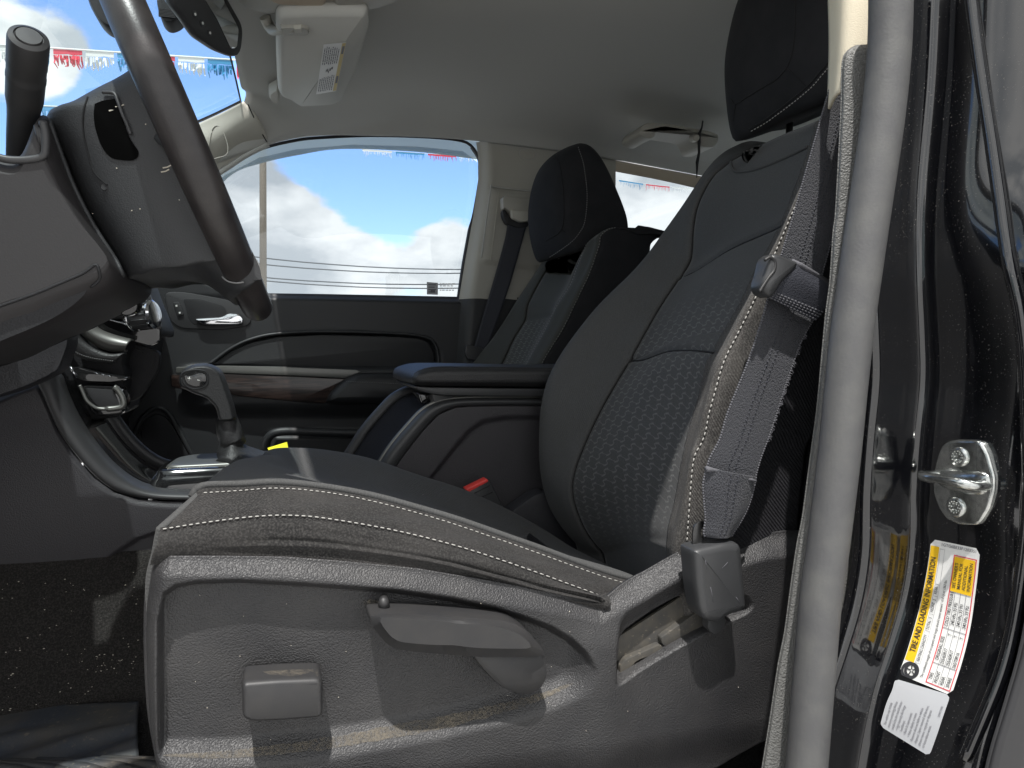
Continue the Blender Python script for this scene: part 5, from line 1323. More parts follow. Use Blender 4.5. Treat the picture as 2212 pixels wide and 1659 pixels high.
ubl = belt('upper_webbing', [(1832, 80), (1818, 120), (1789, 205), (1754, 327), (1718, 453), (1706, 494), (1687, 556), (1668, 620)], [(1925, 80), (1910, 120), (1878, 210), (1848, 327), (1815, 453), (1802, 500), (1777, 590), (1760, 650)], .600, .606, M['web'])
lbl = belt('lower_webbing', [(1664, 630), (1660, 644), (1644, 699), (1617, 780), (1573, 890), (1556, 947), (1535, 987), (1527, 1012), (1521, 1040)], [(1770, 660), (1757, 690), (1731, 739), (1701, 821), (1679, 890), (1660, 947), (1645, 987), (1638, 1010), (1630, 1040)], .604, .606, M['web'])
bel = belt('folded_end', [(1527, 1010), (1519, 1045), (1521, 1085), (1524, 1120), (1520, 1152), (1524, 1160)], [(1634, 1030), (1628, 1060), (1617, 1095), (1602, 1125), (1586, 1150), (1580, 1160)], .600, .606, M['web'], wav=.006)
fo_ = MB(); a_, b_ = P(1526, 1012, .598), P(1632, 1038, .598)
pts = [a_.lerp(b_, k/12)+Vector((0, random.uniform(-.0008, .0008), random.uniform(-.0008, .0008))) for k in range(13)]
tube('torn_fold', pts, [.0032, .0026]+[.0014]*10, M['web_edge'], sb, n=7)
mb = MB()
for k in range(70):      # frayed edge
    u = .18+random.random()*.6; q = lbl.at(u, 1.0); an = random.uniform(-1, 1)
    mb.tube([q, q+Vector((.0015+random.random()*.0014, -.001*random.random(), an*.0012)), q+Vector((.002, random.uniform(-.002, 0), an*.003))], [.0005, .0003, .0002], 4)
mb.out('frayed_thread', M['web_edge'], sb)
# dark keeper loop
lpL = [[P(1709, 563, .592), P(1716, 567, .585), P(1791, 611, .585), P(1795, 615, .592)], [P(1693, 590, .588), P(1700, 592, .584), P(1786, 640, .584), P(1790, 642, .59)], [P(1668, 626, .590), P(1676, 630, .588), P(1768, 668, .588), P(1780, 668, .592)], [P(1660, 643, .592), P(1668, 647, .590), P(1755, 690, .590), P(1760, 690, .594)]]
KL = patch('keeper_loop', lpL, M['web_dark'], sb, nu=30, nv=30, solid=.0022, disp=lambda u, v: .0012*math.sin(v*3.1))
tube('loop_fold', [P(1710, 564, .588), P(1730, 573, .585), P(1791, 611, .586)], .0026, M['web_edge'], sb, n=8)
for v in (.70, .78, .86, .96): stitches('loop_stitching', lambda t: KL.at(.06+.88*t, v, .0008), M['web_edge'], KL.o, .045, .0030, .0008, .7)
btn = [(1657, 551), (1672, 550), (1688, 558), (1713, 566), (1711, 578), (1698, 594), (1678, 612), (1668, 630), (1658, 645), (1646, 640), (1637, 625), (1638, 610), (1646, 588), (1650, 565)]
bo1 = puff('latch_stop', round_poly(PP(btn, .590), .006), -AY, [(.002, -.014), (0, -.008), (0, .004), (.0012, .0075), (.004, .009)], M['smooth'], sb, auto=60)
tube('stop_rim', resample([P(a, b, .5815) for a, b in ((1652, 562), (1664, 556), (1674, 566), (1672, 584), (1660, 600), (1648, 618), (1641, 630))], 40), .0016, M['lever'], bo1, n=8)
# buckle cover and bracket
bkc = thing('belt_anchor_cover', 'scratched black plastic cover at the lower end of the driver belt', 'belt anchor', tuple(P(1550, 1340, .62)))
bo_ = [(1493, 1190), (1500, 1184), (1560, 1170), (1590, 1170), (1597, 1182), (1602, 1240), (1608, 1312), (1590, 1322), (1568, 1326), (1552, 1342), (1530, 1342), (1514, 1334), (1506, 1318), (1498, 1260)]
puff('anchor_cover', round_poly(PP(bo_, .602), .006), -AY, [(0, -.020), (0, -.004), (.0006, .002), (.003, .0056), (.008, .0066)], M['smooth'], bkc, auto=60)
tube('cover_seam', [P(1501, 1190, .5995), P(1504, 1240, .5995), P(1512, 1300, .5995), P(1518, 1330, .5995)], .0007, M['web_edge'], bkc, n=5)
mb = MB()
for a in ((1560, 1228, 1572, 1215), (1535, 1268, 1541, 1300), (1590, 1290, 1598, 1302), (1524, 1210, 1527, 1230)): mb.tube([P(a[0], a[1], .5952), P(a[2], a[3], .5952)], .0003, 4)
mb.out('scratch', M['web_edge'], bkc)
brk = [(1497, 1190), (1497, 1150), (1500, 1136), (1510, 1126), (1524, 1126), (1522, 1136), (1514, 1146), (1516, 1166), (1530, 1170), (1580, 1152), (1590, 1165), (1590, 1190)]
plate('anchor_bracket', brk, .612, .003, M['steel'], bkc, r=.004, b=.0008)
stem = [(1530, 1338), (1560, 1325), (1570, 1340), (1560, 1362), (1545, 1372), (1530, 1360)]
plate('anchor_stem', stem, .612, .012, M['smooth'], bkc, r=.003, b=.001)
# inner buckle with red button
rb = thing('seat_belt_buckle', 'black seat belt buckle with red button between driver seat and console', 'belt buckle', tuple(P(1050, 1080, 1.115)))
bb = [(1010, 1062), (1052, 1036), (1060, 1040), (1096, 1112), (1080, 1130), (1040, 1110)]
plate('buckle_body', bb, 1.105, .024, M['smooth'], rb, r=.004, b=.003)
plate('release_button', [(1005, 1057), (1052, 1034), (1057, 1040), (1012, 1064)], 1.104, .020, M['red_plastic'], rb, r=.003, b=.002)
tube('buckle_groove', [P(1024, 1066, 1.1045), P(1058, 1049, 1.1045)], .0006, M['seam'], rb, n=5)
tube('buckle_groove', [P(1040, 1074, 1.1045), P(1064, 1063, 1.1045)], .0006, M['seam'], rb, n=5)
# passenger belt
pbb = thing('passenger_seat_belt', 'black passenger belt hanging from the beige pillar guide', 'seat belt', tuple(P(1100, 560, 1.86)))
a = [P(1097, 478, 1.862), P(1090, 520, 1.862), P(1062, 620, 1.86), P(1030, 730, 1.85), P(1020, 770, 1.85), P(1006, 830, 1.85)]
b = [P(1138, 486, 1.860), P(1126, 530, 1.860), P(1100, 620, 1.855), P(1072, 700, 1.85), P(1056, 745, 1.85), P(1040, 800, 1.85)]
patch('webbing', [a, b], M['web_dark'], pbb, nu=40, nv=8, solid=.002)
gd = [(1085, 428), (1092, 421), (1135, 428), (1148, 432), (1152, 450), (1148, 466), (1130, 466), (1108, 462), (1092, 450), (1087, 452)]
plate('belt_guide', gd, 1.855, .03, M['beige2'], pbb, r=.006, b=.005)
gd2 = [(1104, 452), (1144, 456), (1150, 462), (1146, 478), (1124, 480), (1106, 470)]
plate('guide_lip', gd2, 1.845, .02, M['beige'], pbb, r=.006, b=.004)
gd3 = [(1085, 455), (1092, 452), (1106, 474), (1146, 480), (1140, 490), (1118, 492), (1094, 484), (1086, 468)]
plate('guide_slot', gd3, 1.858, .02, M['rubber'], pbb, r=.006, b=.003)
plate('belt_stop', [(1006, 745), (1040, 750), (1046, 760), (1038, 782), (1010, 776), (1004, 762)], 1.835, .016, M['smooth'], pbb, r=.005, b=.003)
# ================================================================ steering wheel
sw = thing('steering_wheel', 'worn leather steering wheel seen edge on at the upper left', 'steering wheel', (-.1, .86, CZ+.2))
tilt = R(21.5); e2 = Vector((math.sin(tilt), 0, -math.cos(tilt))); e1 = AY.copy()
WR = .188
WC = P(556, 664, .865)-e2*WR
def rimp(a, r=WR): return WC+e1*(math.sin(a)*r)+e2*(math.cos(a)*r)     # a=0 bottom, negative = near side
n = 160; path = [rimp(2*math.pi*i/n) for i in range(n)]
wn = e1.cross(e2).normalized()
V = []; Fc = []; k_ = 22
for i, p in enumerate(path):
    a = 2*math.pi*i/n; rad = (p-WC).normalized()
    rr0 = .0155+.0015*gauss(abs(math.sin(a)), 1, .4)
    for k in range(k_):
        an = 2*math.pi*k/k_; V.append(p+(rad*math.cos(an)+wn*math.sin(an)*1.05)*rr0)
for i in range(n):
    for k in range(k_): Fc.append((i*k_+k, i*k_+(k+1) % k_, ((i+1) % n)*k_+(k+1) % k_, ((i+1) % n)*k_+k))
rim = mesh('rim', V, Fc, M['leather'], sw)
for a in (-.62, .62, -2.5, 2.5):
    p = rimp(a); rad = (p-WC).normalized(); q = [p+(rad*math.cos(t)+wn*math.sin(t)*1.05)*.0173 for t in rng(0, 2*math.pi, 30)]
    tube('leather_seam', q, .0009, M['thread_dark'], rim, n=6)
# hub back cover
def HO(pts, Y, dx=0): return [P(a, b, Y) for a, b in pts]
hub_o = [(98, 258), (150, 232), (205, 205), (250, 186), (290, 163), (312, 128), (330, 100), (380, 160), (420, 300), (460, 430), (500, 540), (530, 612), (505, 648), (470, 625), (430, 598), (390, 587), (345, 583), (300, 592), (272, 600), (235, 540), (185, 450), (140, 350)]
base = [P(a, b, .80) for a, b in hub_o]; cb = sum(base, Vector())/len(base)
def hs(Y, sc, shift=(0, 0, 0)): return [Vector((cb.x+(p.x-cb.x)*sc+shift[0], Y, cb.z+(p.z-cb.z)*sc+shift[2])) for p in base]
def hsk(Y, k):   # pull only the forward part in, the rear edge stays at the rim
    o = []
    for p in base:
        f = min(max((WC.x+.02+(WC.z-p.z)*math.tan(tilt)-p.x)/.14, 0), 1)
        o.append(Vector((p.x+k*f*.10, Y, cb.z+(p.z-cb.z)*(1-k*.14))))
    return o
hub = loft('hub_cover', [hsk(.742, 1.0), hsk(.746, .60), hsk(.762, .22), hsk(.80, .0), hsk(.86, -.04), hsk(.93, 0), hsk(.965, .25), hsk(.98, .7)], M['hub'], sw, n=110, nv=50)
# spokes: from the hub out to the rim, near and far side
for s in (-1, 1):
    for a0, w_ in ((1.30, .024), (.55, .018)):
        A = WC+e1*(s*.085)+e2*(math.cos(a0)*.05)-Vector((.006, 0, 0)); Bp = rimp(s*a0, WR-.008)
        pts = [A, A.lerp(Bp, .5)-Vector((.003, 0, 0)), Bp]
        tube('spoke', resample(pts, 14), [w_, w_*.75, w_*.62], M['smooth'], sw, n=16, squash=.45)
ht5 = bvh(hub)
# near black patch over the hub paints a recess's shade; switch edge beside it
def on_hub(pts, off, n=40): return casts(ht5, pts, n, off)
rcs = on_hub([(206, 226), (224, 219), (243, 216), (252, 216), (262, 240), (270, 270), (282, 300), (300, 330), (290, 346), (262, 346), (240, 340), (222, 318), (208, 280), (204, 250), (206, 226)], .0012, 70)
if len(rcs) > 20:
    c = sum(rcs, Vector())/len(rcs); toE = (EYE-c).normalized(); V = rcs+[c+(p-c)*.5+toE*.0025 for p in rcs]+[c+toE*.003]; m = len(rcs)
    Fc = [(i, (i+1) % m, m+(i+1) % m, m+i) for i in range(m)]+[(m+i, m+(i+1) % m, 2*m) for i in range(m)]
    mesh('recess_shade_patch', V, Fc, M['recess_shade'], hub)
g5 = on_hub([(226, 204), (250, 206), (258, 225), (266, 248), (276, 270), (284, 292)], .003, 30)
if len(g5) > 4: tube('switch_edge', g5, .0016, M['satin'], hub, n=8)
seamline('cover_seam', ht5, [(190, 210), (181, 240), (180, 280), (190, 330), (204, 372), (232, 400)], hub, .0009, .0004)
q = cast(ht5, 226, 404, .0004)
if q is not None: lathe('screw_hole', q, Vector((-.3, -1, 0)), [(.0032, 0), (.0028, .0006), (.001, .0004)], M['rubber'], hub, n=12)
mb = MB()
for k in range(9):
    q = cast(ht5, random.uniform(200, 400), random.uniform(240, 480), .0006)
    if q is not None: mb.tube([q, q+Vector((.0006, 0, .0007))], [.0006, .0003], 4)
for a, b in ((352, 363), (348, 372), (250, 232), (236, 240)):
    q = cast(ht5, a, b, .0008)
    if q is not None: mb.tube([q, q+Vector((.004, 0, .001)), q+Vector((.007, 0, .003))], .0006, 4)
o = mb.out('lint', M['crumb'], sw, smooth=False); o['kind'] = 'stuff'

# ================================================================ steering column with stalk
sc = thing('steering_column', 'brownish grey steering column cover with a thick black stalk', 'steering column', (-.25, .86, CZ+.1))
col_o = [(-140, 330), (0, 338), (60, 340), (96, 258), (108, 262), (128, 320), (160, 400), (206, 490), (250, 560), (270, 600), (262, 622), (238, 645), (180, 672), (120, 700), (60, 725), (-140, 770)]
cbase = [P(a, b, .775) for a, b in col_o]; cc_ = sum(cbase, Vector())/len(cbase)
def csx(Y, ins): return [Vector((p.x+(cc_.x-p.x)*ins*.35, Y, cc_.z+(p.z-cc_.z)*(1-ins))) for p in cbase]
cvr = loft('column_cover', [csx(.735, .34), csx(.738, .24), csx(.748, .10), csx(.765, .02), csx(.80, 0), csx(.92, 0), csx(.95, .15)], M['column'], sc, n=110, nv=44)
t6 = bvh(cvr)
sl6 = casts(t6, [(104, 262), (124, 318), (156, 402), (202, 492), (246, 560), (264, 598)], 50, .001)
if len(sl6) > 5: tube('cover_lip', sl6, .0022, M['hub'], cvr, n=8)
sl7 = casts(t6, [(-20, 668), (60, 640), (130, 612), (180, 590), (206, 572), (214, 584), (214, 604), (196, 620)], 60, .0006)
if len(sl7) > 5: tube('lower_seam', sl7, .0013, M['dash'], cvr, n=8)
lowr = [P(a, b, .80) for a, b in ((-140, 690), (-20, 668), (60, 640), (130, 612), (185, 588), (208, 574), (222, 590), (214, 618), (160, 660), (60, 705), (-140, 780))]
loft('lower_cover', [[Vector((p.x, Y, p.z-dz)) for p in lowr] for Y, dz in ((.742, .012), (.750, .003), (.80, -.002), (.92, 0), (.95, .01))], M['dash'], sc, n=70, nv=20)
# bezel that the stalk comes out of
tube('stalk_collar', resample([P(a, b, .735) for a, b in ((92, 262), (98, 290), (98, 320), (92, 338), (60, 345), (20, 345), (-10, 338))], 30), .0034, M['satin'], sc, n=10)
mb = MB()
for k in range(3): mb.tube([P(78+k*7, 270+k*6, .735), P(88+k*4, 312+k*5, .738)], .0022, 6)
mb.out('collar_rib', M['satin'], sc)
A = P(44, 352, .83); B_ = P(62, 82, .705); ax_ = (B_-A).normalized(); Ls = (B_-A).length
prof = [(r*.80, h) for r, h in [(.0150, 0), (.0158, .25), (.0160, .40), (.0165, .48), (.0185, .56), (.0187, .70), (.0191, .71), (.0191, .735), (.0187, .745), (.0187, .80), (.0192, .81), (.0192, .98), (.0184, 1.0), (.0136, 1.012), (.0132, 1.004), (.0125, 1.004), (.0115, 1.016), (.0001, 1.018)]]
lathe('stalk', A, ax_, [(r, h*Ls) for r, h in prof], M['lever'], sc, n=40, auto=30)
# tilt lever hanging below
tlv = [(262, 594), (299, 590), (300, 612), (300, 640), (298, 668), (292, 676), (278, 683), (262, 681), (256, 672), (255, 630)]
plate('tilt_lever', tlv, .90, .03, M['gloss'], sc, r=.006, b=.004)
wire = [P(a, b, .93) for a, b in ((214, 676), (222, 655), (235, 620))]
tube('loose_wire', wire, .0007, M['thread'], sc, n=5, res=10); tube('loose_wire', [P(222, 636, .93), P(225, 655, .93), P(228, 668, .93)], .0006, M['thread'], sc, n=5, res=8)

# ================================================================ dashboard
da = thing('dashboard', 'black dashboard with centre stack, knobs and silver trim behind the wheel', 'dashboard', (-.5, 1.3, CZ-.1))
def dsec(Y, dx, dz=0):
    p = [(-.40, .10), (-.36, .06), (-.32, .0), (-.31, -.06), (-.32, -.12), (-.37, -.20), (-.42, -.28), (-.9, -.30), (-1.0, -.1), (-1.0, .06), (-.7, .12), (-.5, .125)]
    return [Vector((a+dx, Y, CZ+b+dz)) for a, b in p]
# passenger side mass; its rear edge follows the dark curve against the door
dp = [(60, 500), (296, 565), (305, 590), (320, 620), (335, 650), (345, 685), (351, 715), (349, 750), (340, 790), (325, 830), (300, 870), (275, 905), (262, 960), (60, 980), (-400, 940), (-400, 500)]
loft('dash_body', [[P(a, b, 1.90)+Vector((dx, Y-1.90, 0)) for a, b in dp] for Y, dx in ((1.935, -.02), (1.91, 0), (1.86, 0), (1.70, -.015), (1.52, -.03), (1.46, -.06))], M['dash'], da, n=90, nv=24)
loft('driver_dash', [dsec(Y, dx, -.02) for Y, dx in ((.52, -.16), (.60, -.14), (.80, -.12), (.95, -.12), (1.0, -.12))], M['dash'], da, n=60, nv=16)
loft('sun_block_hood', [[Vector((a, Y, CZ+b+dz)) for a, b in ((-.36, .06), (-.36, .17), (-.42, .22), (-.6, .22), (-.85, .14), (-.85, .02))] for Y, dz in ((.58, -.04), (.66, 0), (.9, .0), (1.14, 0), (1.22, -.04))], M['dash'], da, n=50, nv=16)  # unseen hood added to keep the sun off the console side
knee = [(-160, 700), (130, 700), (145, 690), (150, 740), (128, 800), (108, 812), (60, 835), (0, 856), (-160, 900)]
plate('knee_panel', knee, 1.02, .05, M['trim_dark'], da, r=.01, b=.006)
# centre stack (steps back towards the passenger side)
cs = [(110, 560), (300, 560), (305, 600), (318, 640), (340, 690), (349, 716), (344, 730), (310, 722), (283, 735), (272, 752), (262, 785), (270, 800), (262, 900), (190, 910), (140, 850), (108, 810), (110, 740), (60, 640)]
plate('centre_stack', cs, 1.27, .16, M['dash'], da, r=.012, b=.006)
plate('gloss_panel', [(172, 640), (230, 600), (300, 575), (306, 600), (322, 650), (346, 705), (346, 738), (325, 748), (290, 738), (240, 724), (205, 706), (190, 680)], 1.262, .01, M['gloss'], da, r=.006, b=.003)
plate('grey_facia', [(303, 585), (320, 625), (348, 700), (350, 712), (330, 708), (305, 660), (300, 620)], 1.255, .008, M['satin'], da, r=.004, b=.002)
def band(nm, o_, i_, Y, m_, dy=.012):
    o3 = resample([P(a, b, Y) for a, b in o_], 40); i3 = resample([P(a, b, Y-.004) for a, b in i_], 40)
    md = [a.lerp(b, .5)+Vector((0, -dy, 0)) for a, b in zip(o3, i3)]
    patch(nm, [[p+Vector((0, .02, 0)) for p in o3], o3, md, i3, [p+Vector((0, .02, 0)) for p in i3]], m_, da, nu=50, nv=24, solid=.003)
band('silver_trim', [(154, 668), (162, 695), (176, 722), (205, 746), (236, 758), (270, 760)], [(186, 655), (192, 680), (206, 706), (240, 722), (284, 733)], 1.245, M['silver'])
band('stack_pad', [(120, 688), (128, 715), (142, 745), (164, 768), (200, 780), (244, 786)], [(148, 678), (156, 706), (172, 730), (202, 752), (236, 764), (268, 762)], 1.24, M['vinyl'], .006)
pth = [P(a, b, 1.232) for a, b in ((124, 690), (132, 716), (146, 742), (168, 763), (204, 774), (246, 780))]
stitches('stitching', on(resample(pth, 50)), M['thread_dark'], da, .18, .005, .0006)
for (a, b, r, L_, y) in ((243, 655, .024, .03, 1.255), (305, 682, .022, .028, 1.25)):
    c = P(a, b, y); axk = Vector((.86, -.30, .10)).normalized()
    kb = lathe('climate_knob', c-axk*.01, axk, [(r, 0), (r, L_*.75), (r*.96, L_*.8), (r*.9, L_)], M['smooth'], da, n=30)
    lathe('chrome_ring', c+axk*(L_-.0115), axk, [(r*1.02, 0), (r*1.04, .003), (r*.9, .006), (r*.6, .0065)], M['chrome'], kb, n=30)
    mb = MB()
    for k in range(16):
        an = k*math.pi/8; a1 = axk.orthogonal().normalized(); b1 = axk.cross(a1); o_ = c+(a1*math.cos(an)+b1*math.sin(an))*r
        mb.tube([o_-axk*.006, o_+axk*(L_*.6)], .0012, 5)
    mb.out('knob_rib', M['smooth'], kb)
    tube('chrome_base', [c-axk*.012+(axk.orthogonal().normalized()*math.cos(t)+axk.cross(axk.orthogonal().normalized())*math.sin(t))*r*1.06 for t in rng(0, 6.283, 30)], .0016, M['chrome'], da, n=6)
tube('chrome_edge', [P(a, b, 1.25) for a, b in ((204, 630), (212, 655), (222, 680), (236, 690), (262, 697), (290, 708), (303, 714))], .0016, M['chrome'], da, n=6, res=30)
for a, b in ((240, 628), (262, 688)): plate('climate_button', [(a, b), (a+12, b-5), (a+18, b+10), (a+5, b+14)], 1.249, .004, M['chrome'], da, r=.003, b=.001)
plate('glovebox_lid', [(285, 740), (312, 748), (340, 757), (347, 768), (342, 800), (322, 832), (298, 862), (278, 870), (262, 850), (266, 800), (276, 770)], 1.33, .02, M['dash'], da, r=.01, b=.004)
plate('glovebox_slot', [(291, 751), (310, 756), (312, 760), (296, 756)], 1.3285, .004, M['rubber'], da, r=.001, b=.0005)
# outlet shelf and pocket with silver rim
sh = [(153, 794), (168, 793), (200, 802), (273, 815), (270, 821), (240, 826), (178, 824), (160, 812)]
plate('outlet_panel', sh, 1.225, .05, M['gloss'], da, r=.004, b=.002)
tube('outlet_edge', [P(152, 792, 1.224), P(158, 803, 1.224), P(166, 816, 1.224)], .002, M['chrome'], da, n=6)
for k in range(3): tube('outlet_mark', [P(205+k*14, 805+k*3, 1.223), P(213+k*14, 808+k*3, 1.223)], .0011, M['chrome'], da, n=5)
plate('storage_pocket', [(174, 832), (250, 834), (262, 842), (270, 868), (268, 888), (262, 895), (216, 900), (198, 893), (186, 868)], 1.225, .05, M['gloss'], da, r=.008, b=.004)
pr_ = resample([P(a, b, 1.222) for a, b in ((172, 832), (178, 845), (188, 866), (204, 879), (216, 883), (240, 883), (260, 880), (267, 874), (264, 858), (254, 842), (246, 836))], 50)
tube('pocket_rim', pr_, [.0026]*25+[.0045]*25, M['silver'], da, n=8)
plate('pocket_hollow', [(184, 838), (244, 842), (254, 862), (258, 876), (212, 878), (194, 858)], 1.2236, .003, M['rubber'], da, r=.004, b=.0005)

# ================================================================ centre console
cn = thing('center_console', 'dark grained center console with padded armrest lid between the seats', 'center console', (.2, 1.28, CZ-.3))
Yk = 1.165
# front side panel below the sweeping rail
ru = [(96, 806), (120, 812), (134, 850), (160, 905), (200, 965), (240, 1010), (285, 1043), (330, 1058), (400, 1062), (470, 1062)]
rl = [(78, 826), (96, 866), (122, 925), (160, 980), (205, 1030), (250, 1062), (300, 1076), (360, 1081), (440, 1082), (520, 1082)]
low = [(-260, 1236), (0, 1238), (180, 1243), (310, 1246), (420, 1250), (560, 1252)]
spt = [(-260, 938), (-60, 880), (40, 838), (78, 824)]
def ctop(px): 
    return lin(spt, px) if px < 78 else lin([(a, b+1) for a, b in rl], px)
def crel(px, py):
    r = 0
    # big embossed step that sweeps up to the right
    e = lin([(-100, 1290), (178, 1252), (215, 1222), (255, 1190), (300, 1160), (360, 1140), (600, 1130)], px)
    r -= .006*sm(-2, 6, py-e)
    r -= .02*(1-sm(0, 14, py-ctop(px)))*(1 if px < 78 else .2)
    r += .010*math.sin(min(max((py-900)/340, 0), 1)*math.pi)
    return r
relief('side_panel', rng(-260, 560, 130), ctop, low, 90, Yk, crel, M['console'], cn, solid=.004)
r3u = resample(PP(ru, Yk), 60); r3l = resample(PP(rl, Yk), 60)
patch('console_rail', [[p+Vector((0, .035, 0)) for p in r3u], [p+Vector((0, .006, .0)) for p in r3u], [a.lerp(b, .35)+Vector((0, -.008, 0)) for a, b in zip(r3u, r3l)], [a.lerp(b, .8)+Vector((0, -.008, 0)) for a, b in zip(r3u, r3l)], [p+Vector((0, .004, 0)) for p in r3l]], M['satin'], cn, nu=80, nv=30, solid=.003)
# inside of the far rail and the deck
far = [p+Vector((0, .20, 0)) for p in r3u]
patch('console_deck', [[p+Vector((0, .03, -.004)) for p in r3u], [p+Vector((0, .10, -.012)) for p in r3u], [p+Vector((0, .17, -.006)) for p in r3u]], M['gloss'], cn, nu=50, nv=14, solid=.003)
tube('far_rail', [p+Vector((0, .205, .002)) for p in r3u], .010, M['satin'], cn, n=12)
fsd = [p+Vector((0, .215, 0)) for p in r3u]
patch('far_side', [fsd, [Vector((p.x+.02, p.y+.01, CZ-.40)) for p in fsd]], M['console'], cn, nu=30, nv=8, solid=.004)
# shifter bezel
sbz = [(318, 1010), (330, 990), (350, 982), (470, 977), (640, 976), (640, 1036), (420, 1036), (330, 1026)]
zt = P(420, 1000, 1.27).z
bz_ = [Vector((P(a, 1000, 1.20).x, y, zt)) for a, y in ((332, 1.205), (345, 1.195), (650, 1.195), (650, 1.35), (380, 1.35), (350, 1.33), (334, 1.28))]
puff('shifter_bezel', round_poly(bz_, .02), AZ, [(-.012, -.045), (-.010, -.020), (-.004, -.010), (0, -.006), (.002, 0), (.006, .002)], M['gloss'], cn, auto=60)
b2z = [Vector((P(a, 1000, 1.20).x, y, zt+.002)) for a, y in ((352, 1.222), (365, 1.212), (640, 1.212), (640, 1.33), (400, 1.33), (362, 1.30))]
puff('shifter_ring', round_poly(b2z, .018), AZ, [(0, -.002), (0, .002), (.003, .0045), (.008, .005)], M['silver'], cn, auto=60)
mb = MB()
for k in range(60):
    q = Vector((random.uniform(bz_[0].x, bz_[2].x), random.uniform(1.195, 1.22), zt+random.choice([-.008, .003]))); mb.tube([q, q+Vector((.0008, 0, .0003))], .0004, 4)
mb.out('dust_specks', M['crumb'], cn, smooth=False)['kind'] = 'stuff'
# rear bin: side panel, rail, lid
rt = [(770, 1080), (812, 1015), (842, 968), (880, 922), (915, 886), (950, 868), (1000, 861), (1100, 860), (1205, 862), (1300, 865)]
rb_ = [(790, 1080), (845, 1022), (880, 975), (915, 930), (948, 896), (985, 880), (1030, 877), (1100, 876), (1205, 877), (1300, 880)]
def rrel(px, py):
    r = 0
    e = lin([(860, 1110), (925, 1035), (985, 960), (1015, 925), (1045, 905), (1090, 897), (1300, 893)], px)
    if px > 860: r -= .007*sm(0, 12, py-e)*sm(0, 20, px-860-(1110-py)*.0)
    return r
relief('bin_side', rng(800, 1300, 100), lambda px: lin(rb_, px)+0, [(800, 1200), (1300, 1230)], 80, Yk, rrel, M['console'], cn, solid=.004)
a3 = resample(PP(rt, Yk), 60); b3 = resample(PP(rb_, Yk), 60)
patch('bin_rail', [[p+Vector((0, .03, 0)) for p in a3], [p+Vector((0, .004, 0)) for p in a3], [a.lerp(b, .3)+Vector((0, -.007, 0)) for a, b in zip(a3, b3)], [a.lerp(b, .8)+Vector((0, -.006, 0)) for a, b in zip(a3, b3)], b3], M['smooth'], cn, nu=80, nv=24, solid=.003)
tube('rail_edging', [p+Vector((0, .008, .001)) for p in a3], .0032, M['silver'], cn, n=8)  # thin silver edging along the bin rail
a4 = [p+Vector((-.018, .20, .004)) for p in a3]
tube('far_bin_rail', a4, .012, M['satin'], cn, n=12)
patch('bin_front', [[p+Vector((0, .01, 0)) for p in a3[:34]], [p+Vector((-.002, .10, -.01)) for p in a3[:34]], [p+Vector((-.016, .19, 0)) for p in a3[:34]]], M['back_cloth'], cn, nu=30, nv=12, solid=.004)
patch('far_bin_side', [a4, [Vector((p.x, p.y, CZ-.35)) for p in a4]], M['console'], cn, nu=30, nv=8, solid=.004)
ld = [(889, 816), (896, 803), (918, 794), (950, 790), (1050, 791), (1200, 794), (1300, 796), (1300, 838), (1200, 837), (1050, 835), (930, 834), (900, 832), (890, 828)]
lsec = [P(a, b, 1.15) for a, b in ld]; lc = sum(lsec, Vector())/len(lsec)
def lsx(Y, ins, fx=0): return [Vector((p.x+(fx if p.x < lc.x else 0)+(lc.x-p.x)*ins*.10, Y, lc.z+(p.z-lc.z)*(1-ins))) for p in lsec]
loft('armrest_lid', [lsx(1.136, .75), lsx(1.138, .45), lsx(1.146, .16), lsx(1.160, .02), lsx(1.25, -.06), lsx(1.345, .02), lsx(1.358, .16), lsx(1.366, .45), lsx(1.368, .75)], M['vinyl'], cn, n=90, nv=50)
tube('lid_piping', [P(a, b, 1.149)+Vector((0, 0, 0)) for a, b in ((916, 797), (950, 794.5), (1050, 795.5), (1200, 798), (1290, 800))], .0010, M['seam'], cn, n=6, res=30)
lb_ = [(896, 833), (920, 836), (1050, 838), (1300, 840), (1300, 858), (1050, 856), (960, 855), (935, 852), (912, 846), (900, 842)]
plate('lid_base', lb_, 1.152, .20, M['smooth'], cn, r=.006, b=.003)
plate('lid_latch', [(904, 850), (928, 852), (932, 866), (926, 878), (912, 872)], 1.20, .06, M['gloss'], cn, r=.003, b=.002)
plate('lid_hinge', [(934, 850), (985, 856), (950, 880), (938, 878)], 1.17, .12, M['smooth'], cn, r=.003, b=.002)

# ================================================================ gear shifter
gs = thing('gear_shifter', 'black leather gear shifter with plus and minus button and creased boot', 'gear shifter', P(480, 990, 1.27))
Yg = 1.25
g_out = [(388, 822), (391, 806), (402, 794), (425, 786), (452, 786), (474, 796), (484, 810), (494, 838), (502, 862), (509, 888), (510, 905), (490, 910), (474, 905), (466, 880), (450, 862), (436, 855), (420, 850), (404, 842), (392, 836)]
gb = [P(a, b, Yg) for a, b in g_out]; gc = sum(gb, Vector())/len(gb)
def gsx(Y, ins):
    o = []
    for p in gb:
        o.append(Vector((p.x+(gc.x-p.x)*ins*.55, Y, p.z+(gc.z-p.z)*ins*.35)))
    return o
def inset_loop(ol, d):
    m = len(ol); nr = Vector((0, 0, 0))
    for i in range(m): nr += ol[i].cross(ol[(i+1) % m])
    nr.normalize(); return safe_inset(ol, nr, d)
gr_ = resample(gb, 90, True)
